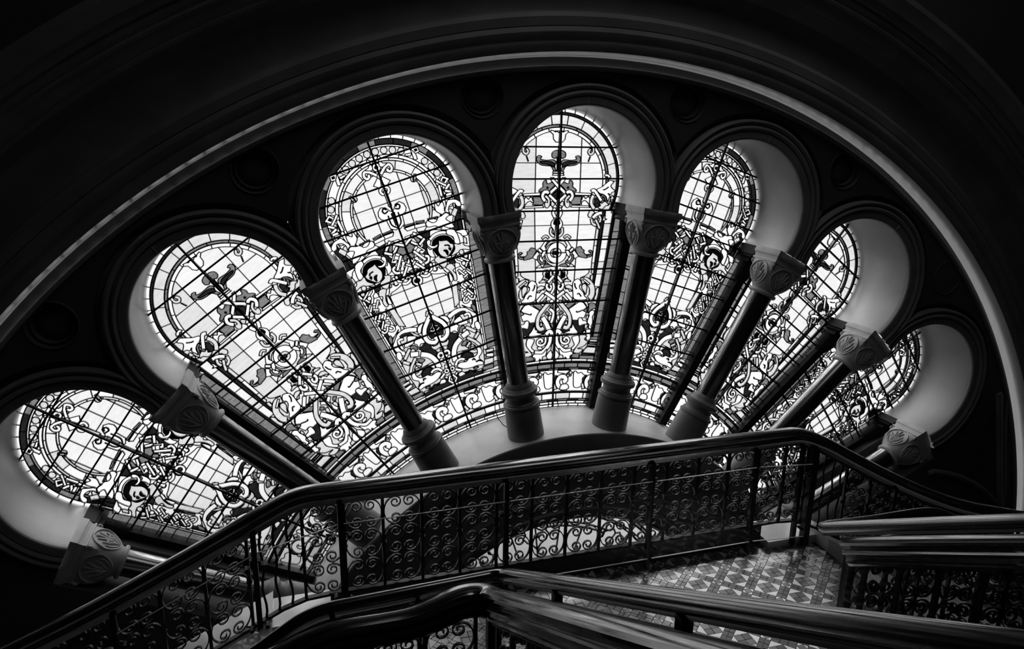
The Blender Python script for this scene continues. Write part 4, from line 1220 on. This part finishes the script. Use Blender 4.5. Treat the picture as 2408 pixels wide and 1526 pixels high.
def round_rail(side):
    xu = -1.04 if side < 0 else .25
    o = empty('round_handrail', (xu, -2.03, ZL), label='round polished wooden handrail on posts, %s side of the upper flight' % ('left' if side < 0 else 'right'), category='handrail')
    if side < 0: P = [(-3.2, -2.03, 1.43), (-2.6, -2.03, 1.73), (-2.1, -2.03, 1.98), (-1.872, -2.03, 2.093), (-1.78, -2.03, 2.15), (-1.72, -2.03, 2.186), (-1.66, -2.03, 2.208), (-1.6, -2.03, 2.215), (-1.10, -2.02, 2.225), (-1.065, -2.025, 2.229), (-1.045, -2.045, 2.238), (-1.04, -2.08, 2.262)]
    else: P = [(3.0, -2.05, 1.10), (2.0, -2.05, 1.58), (1.3, -2.05, 1.95), (1.06, -2.05, 2.08), (.978, -2.05, 2.128), (.92, -2.05, 2.160), (.85, -2.05, 2.192), (.78, -2.05, 2.206), (.7, -2.05, 2.21), (.5, -2.05, 2.213), (.29, -2.05, 2.222), (.262, -2.055, 2.225), (.251, -2.075, 2.235), (.25, -2.11, 2.256)]
    y0, z0 = P[-1][1], P[-1][2]
    for i in range(1, 22): P.append((xu, y0 - .1 * i, z0 + .1 * KU * i))
    c = fine(P); m = MB()
    m.sweep([p - Vector((0, 0, .022)) for p in c], [(.021 * sin(2 * pi * i / 14), .022 * cos(2 * pi * i / 14)) for i in range(14)]); build('rail', m, WOOD, o, sm=50)
    zU = lambda y: z0 + (y0 - y) * KU
    m = MB(); m.sweep([p - Vector((0, 0, .05)) for p in c], [(.004, .006), (.004, -.006), (-.004, -.006), (-.004, .006)]); build('rail_plate', m, STEEL, o)
    for y in ([y0 - .45 - .62 * i for i in range(3)] if side < 0 else []):
        m = MB(); m.box(xu - .012, xu + .012, y - .012, y + .012, zU(y) - .62, zU(y) - .05); build('post', m, IRON, o)
    for x in ((-1.07, -1.34, -1.62, -2.05) if side < 0 else (.74, 1.2)):
        z = (2.2 if abs(x + .4) < 1.25 else 2.0 if side < 0 else 2.0)
        m = MB(); m.box(x - .008, x + .008, -2.05, -2.034, ZL - .02, z - .03); build('post', m, IRON, o)
    g = empty('glass_screen', (xu, -2.3, ZL), label='clear safety glass screen under the round handrail at the %s of the upper flight' % ('left' if side < 0 else 'right'), category='glass screen')
    for i in range(3):
        ya = y0 - .04 - .62 * i; yb = ya - .60; xg = xu + (.02 if side < 0 else .05)
        m = MB(); m.add([(xg, ya, zU(ya) - .46), (xg, yb, zU(yb) - .46), (xg, yb, zU(yb) - .09), (xg, ya, zU(ya) - .09)], [(0, 1, 2, 3)]); build('glass_pane', m, CLEAR, g)
        for d_, n_ in ((.09, 'top_edge'), (.46, 'bottom_edge')):
            m = MB(); m.sweep([(xg, ya, zU(ya) - d_), (xg, yb, zU(yb) - d_)], [(.003, .001), (.003, -.002), (-.003, -.002), (-.003, .001)]); build(n_, m, EDGE, g)
    if side < 0:
        for a, b in ((-1.60, -1.10),):
            m = MB(); m.add([(a, -2.01, 1.72), (b, -2.01, 1.72), (b, -2.01, 2.10), (a, -2.01, 2.10)], [(0, 1, 2, 3)]); build('glass_pane', m, CLEAR, g)
            m = MB(); m.sweep([(a, -2.01, 2.10), (b, -2.01, 2.10)], [(.003, .001), (.003, -.002), (-.003, -.002), (-.003, .001)]); build('top_edge', m, EDGE, g)
round_rail(-1); round_rail(1)
# upper flight towards the gallery and the gallery floor
uf = empty('stair_flight', (-.4, -2.12, ZL), label='dark stair flight rising from the landing towards the gallery', category='stairs', kind='thing')
for k in range(11):
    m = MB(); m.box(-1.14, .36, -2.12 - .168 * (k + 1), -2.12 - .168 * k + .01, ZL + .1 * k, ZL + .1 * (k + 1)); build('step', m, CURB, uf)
m = MB(); m.box(-7, 7, -10, -4.0, 2.5, 2.62); build('gallery_floor', m, CURB, label='gallery floor above the stairs behind the viewer', category='floor', kind='structure')
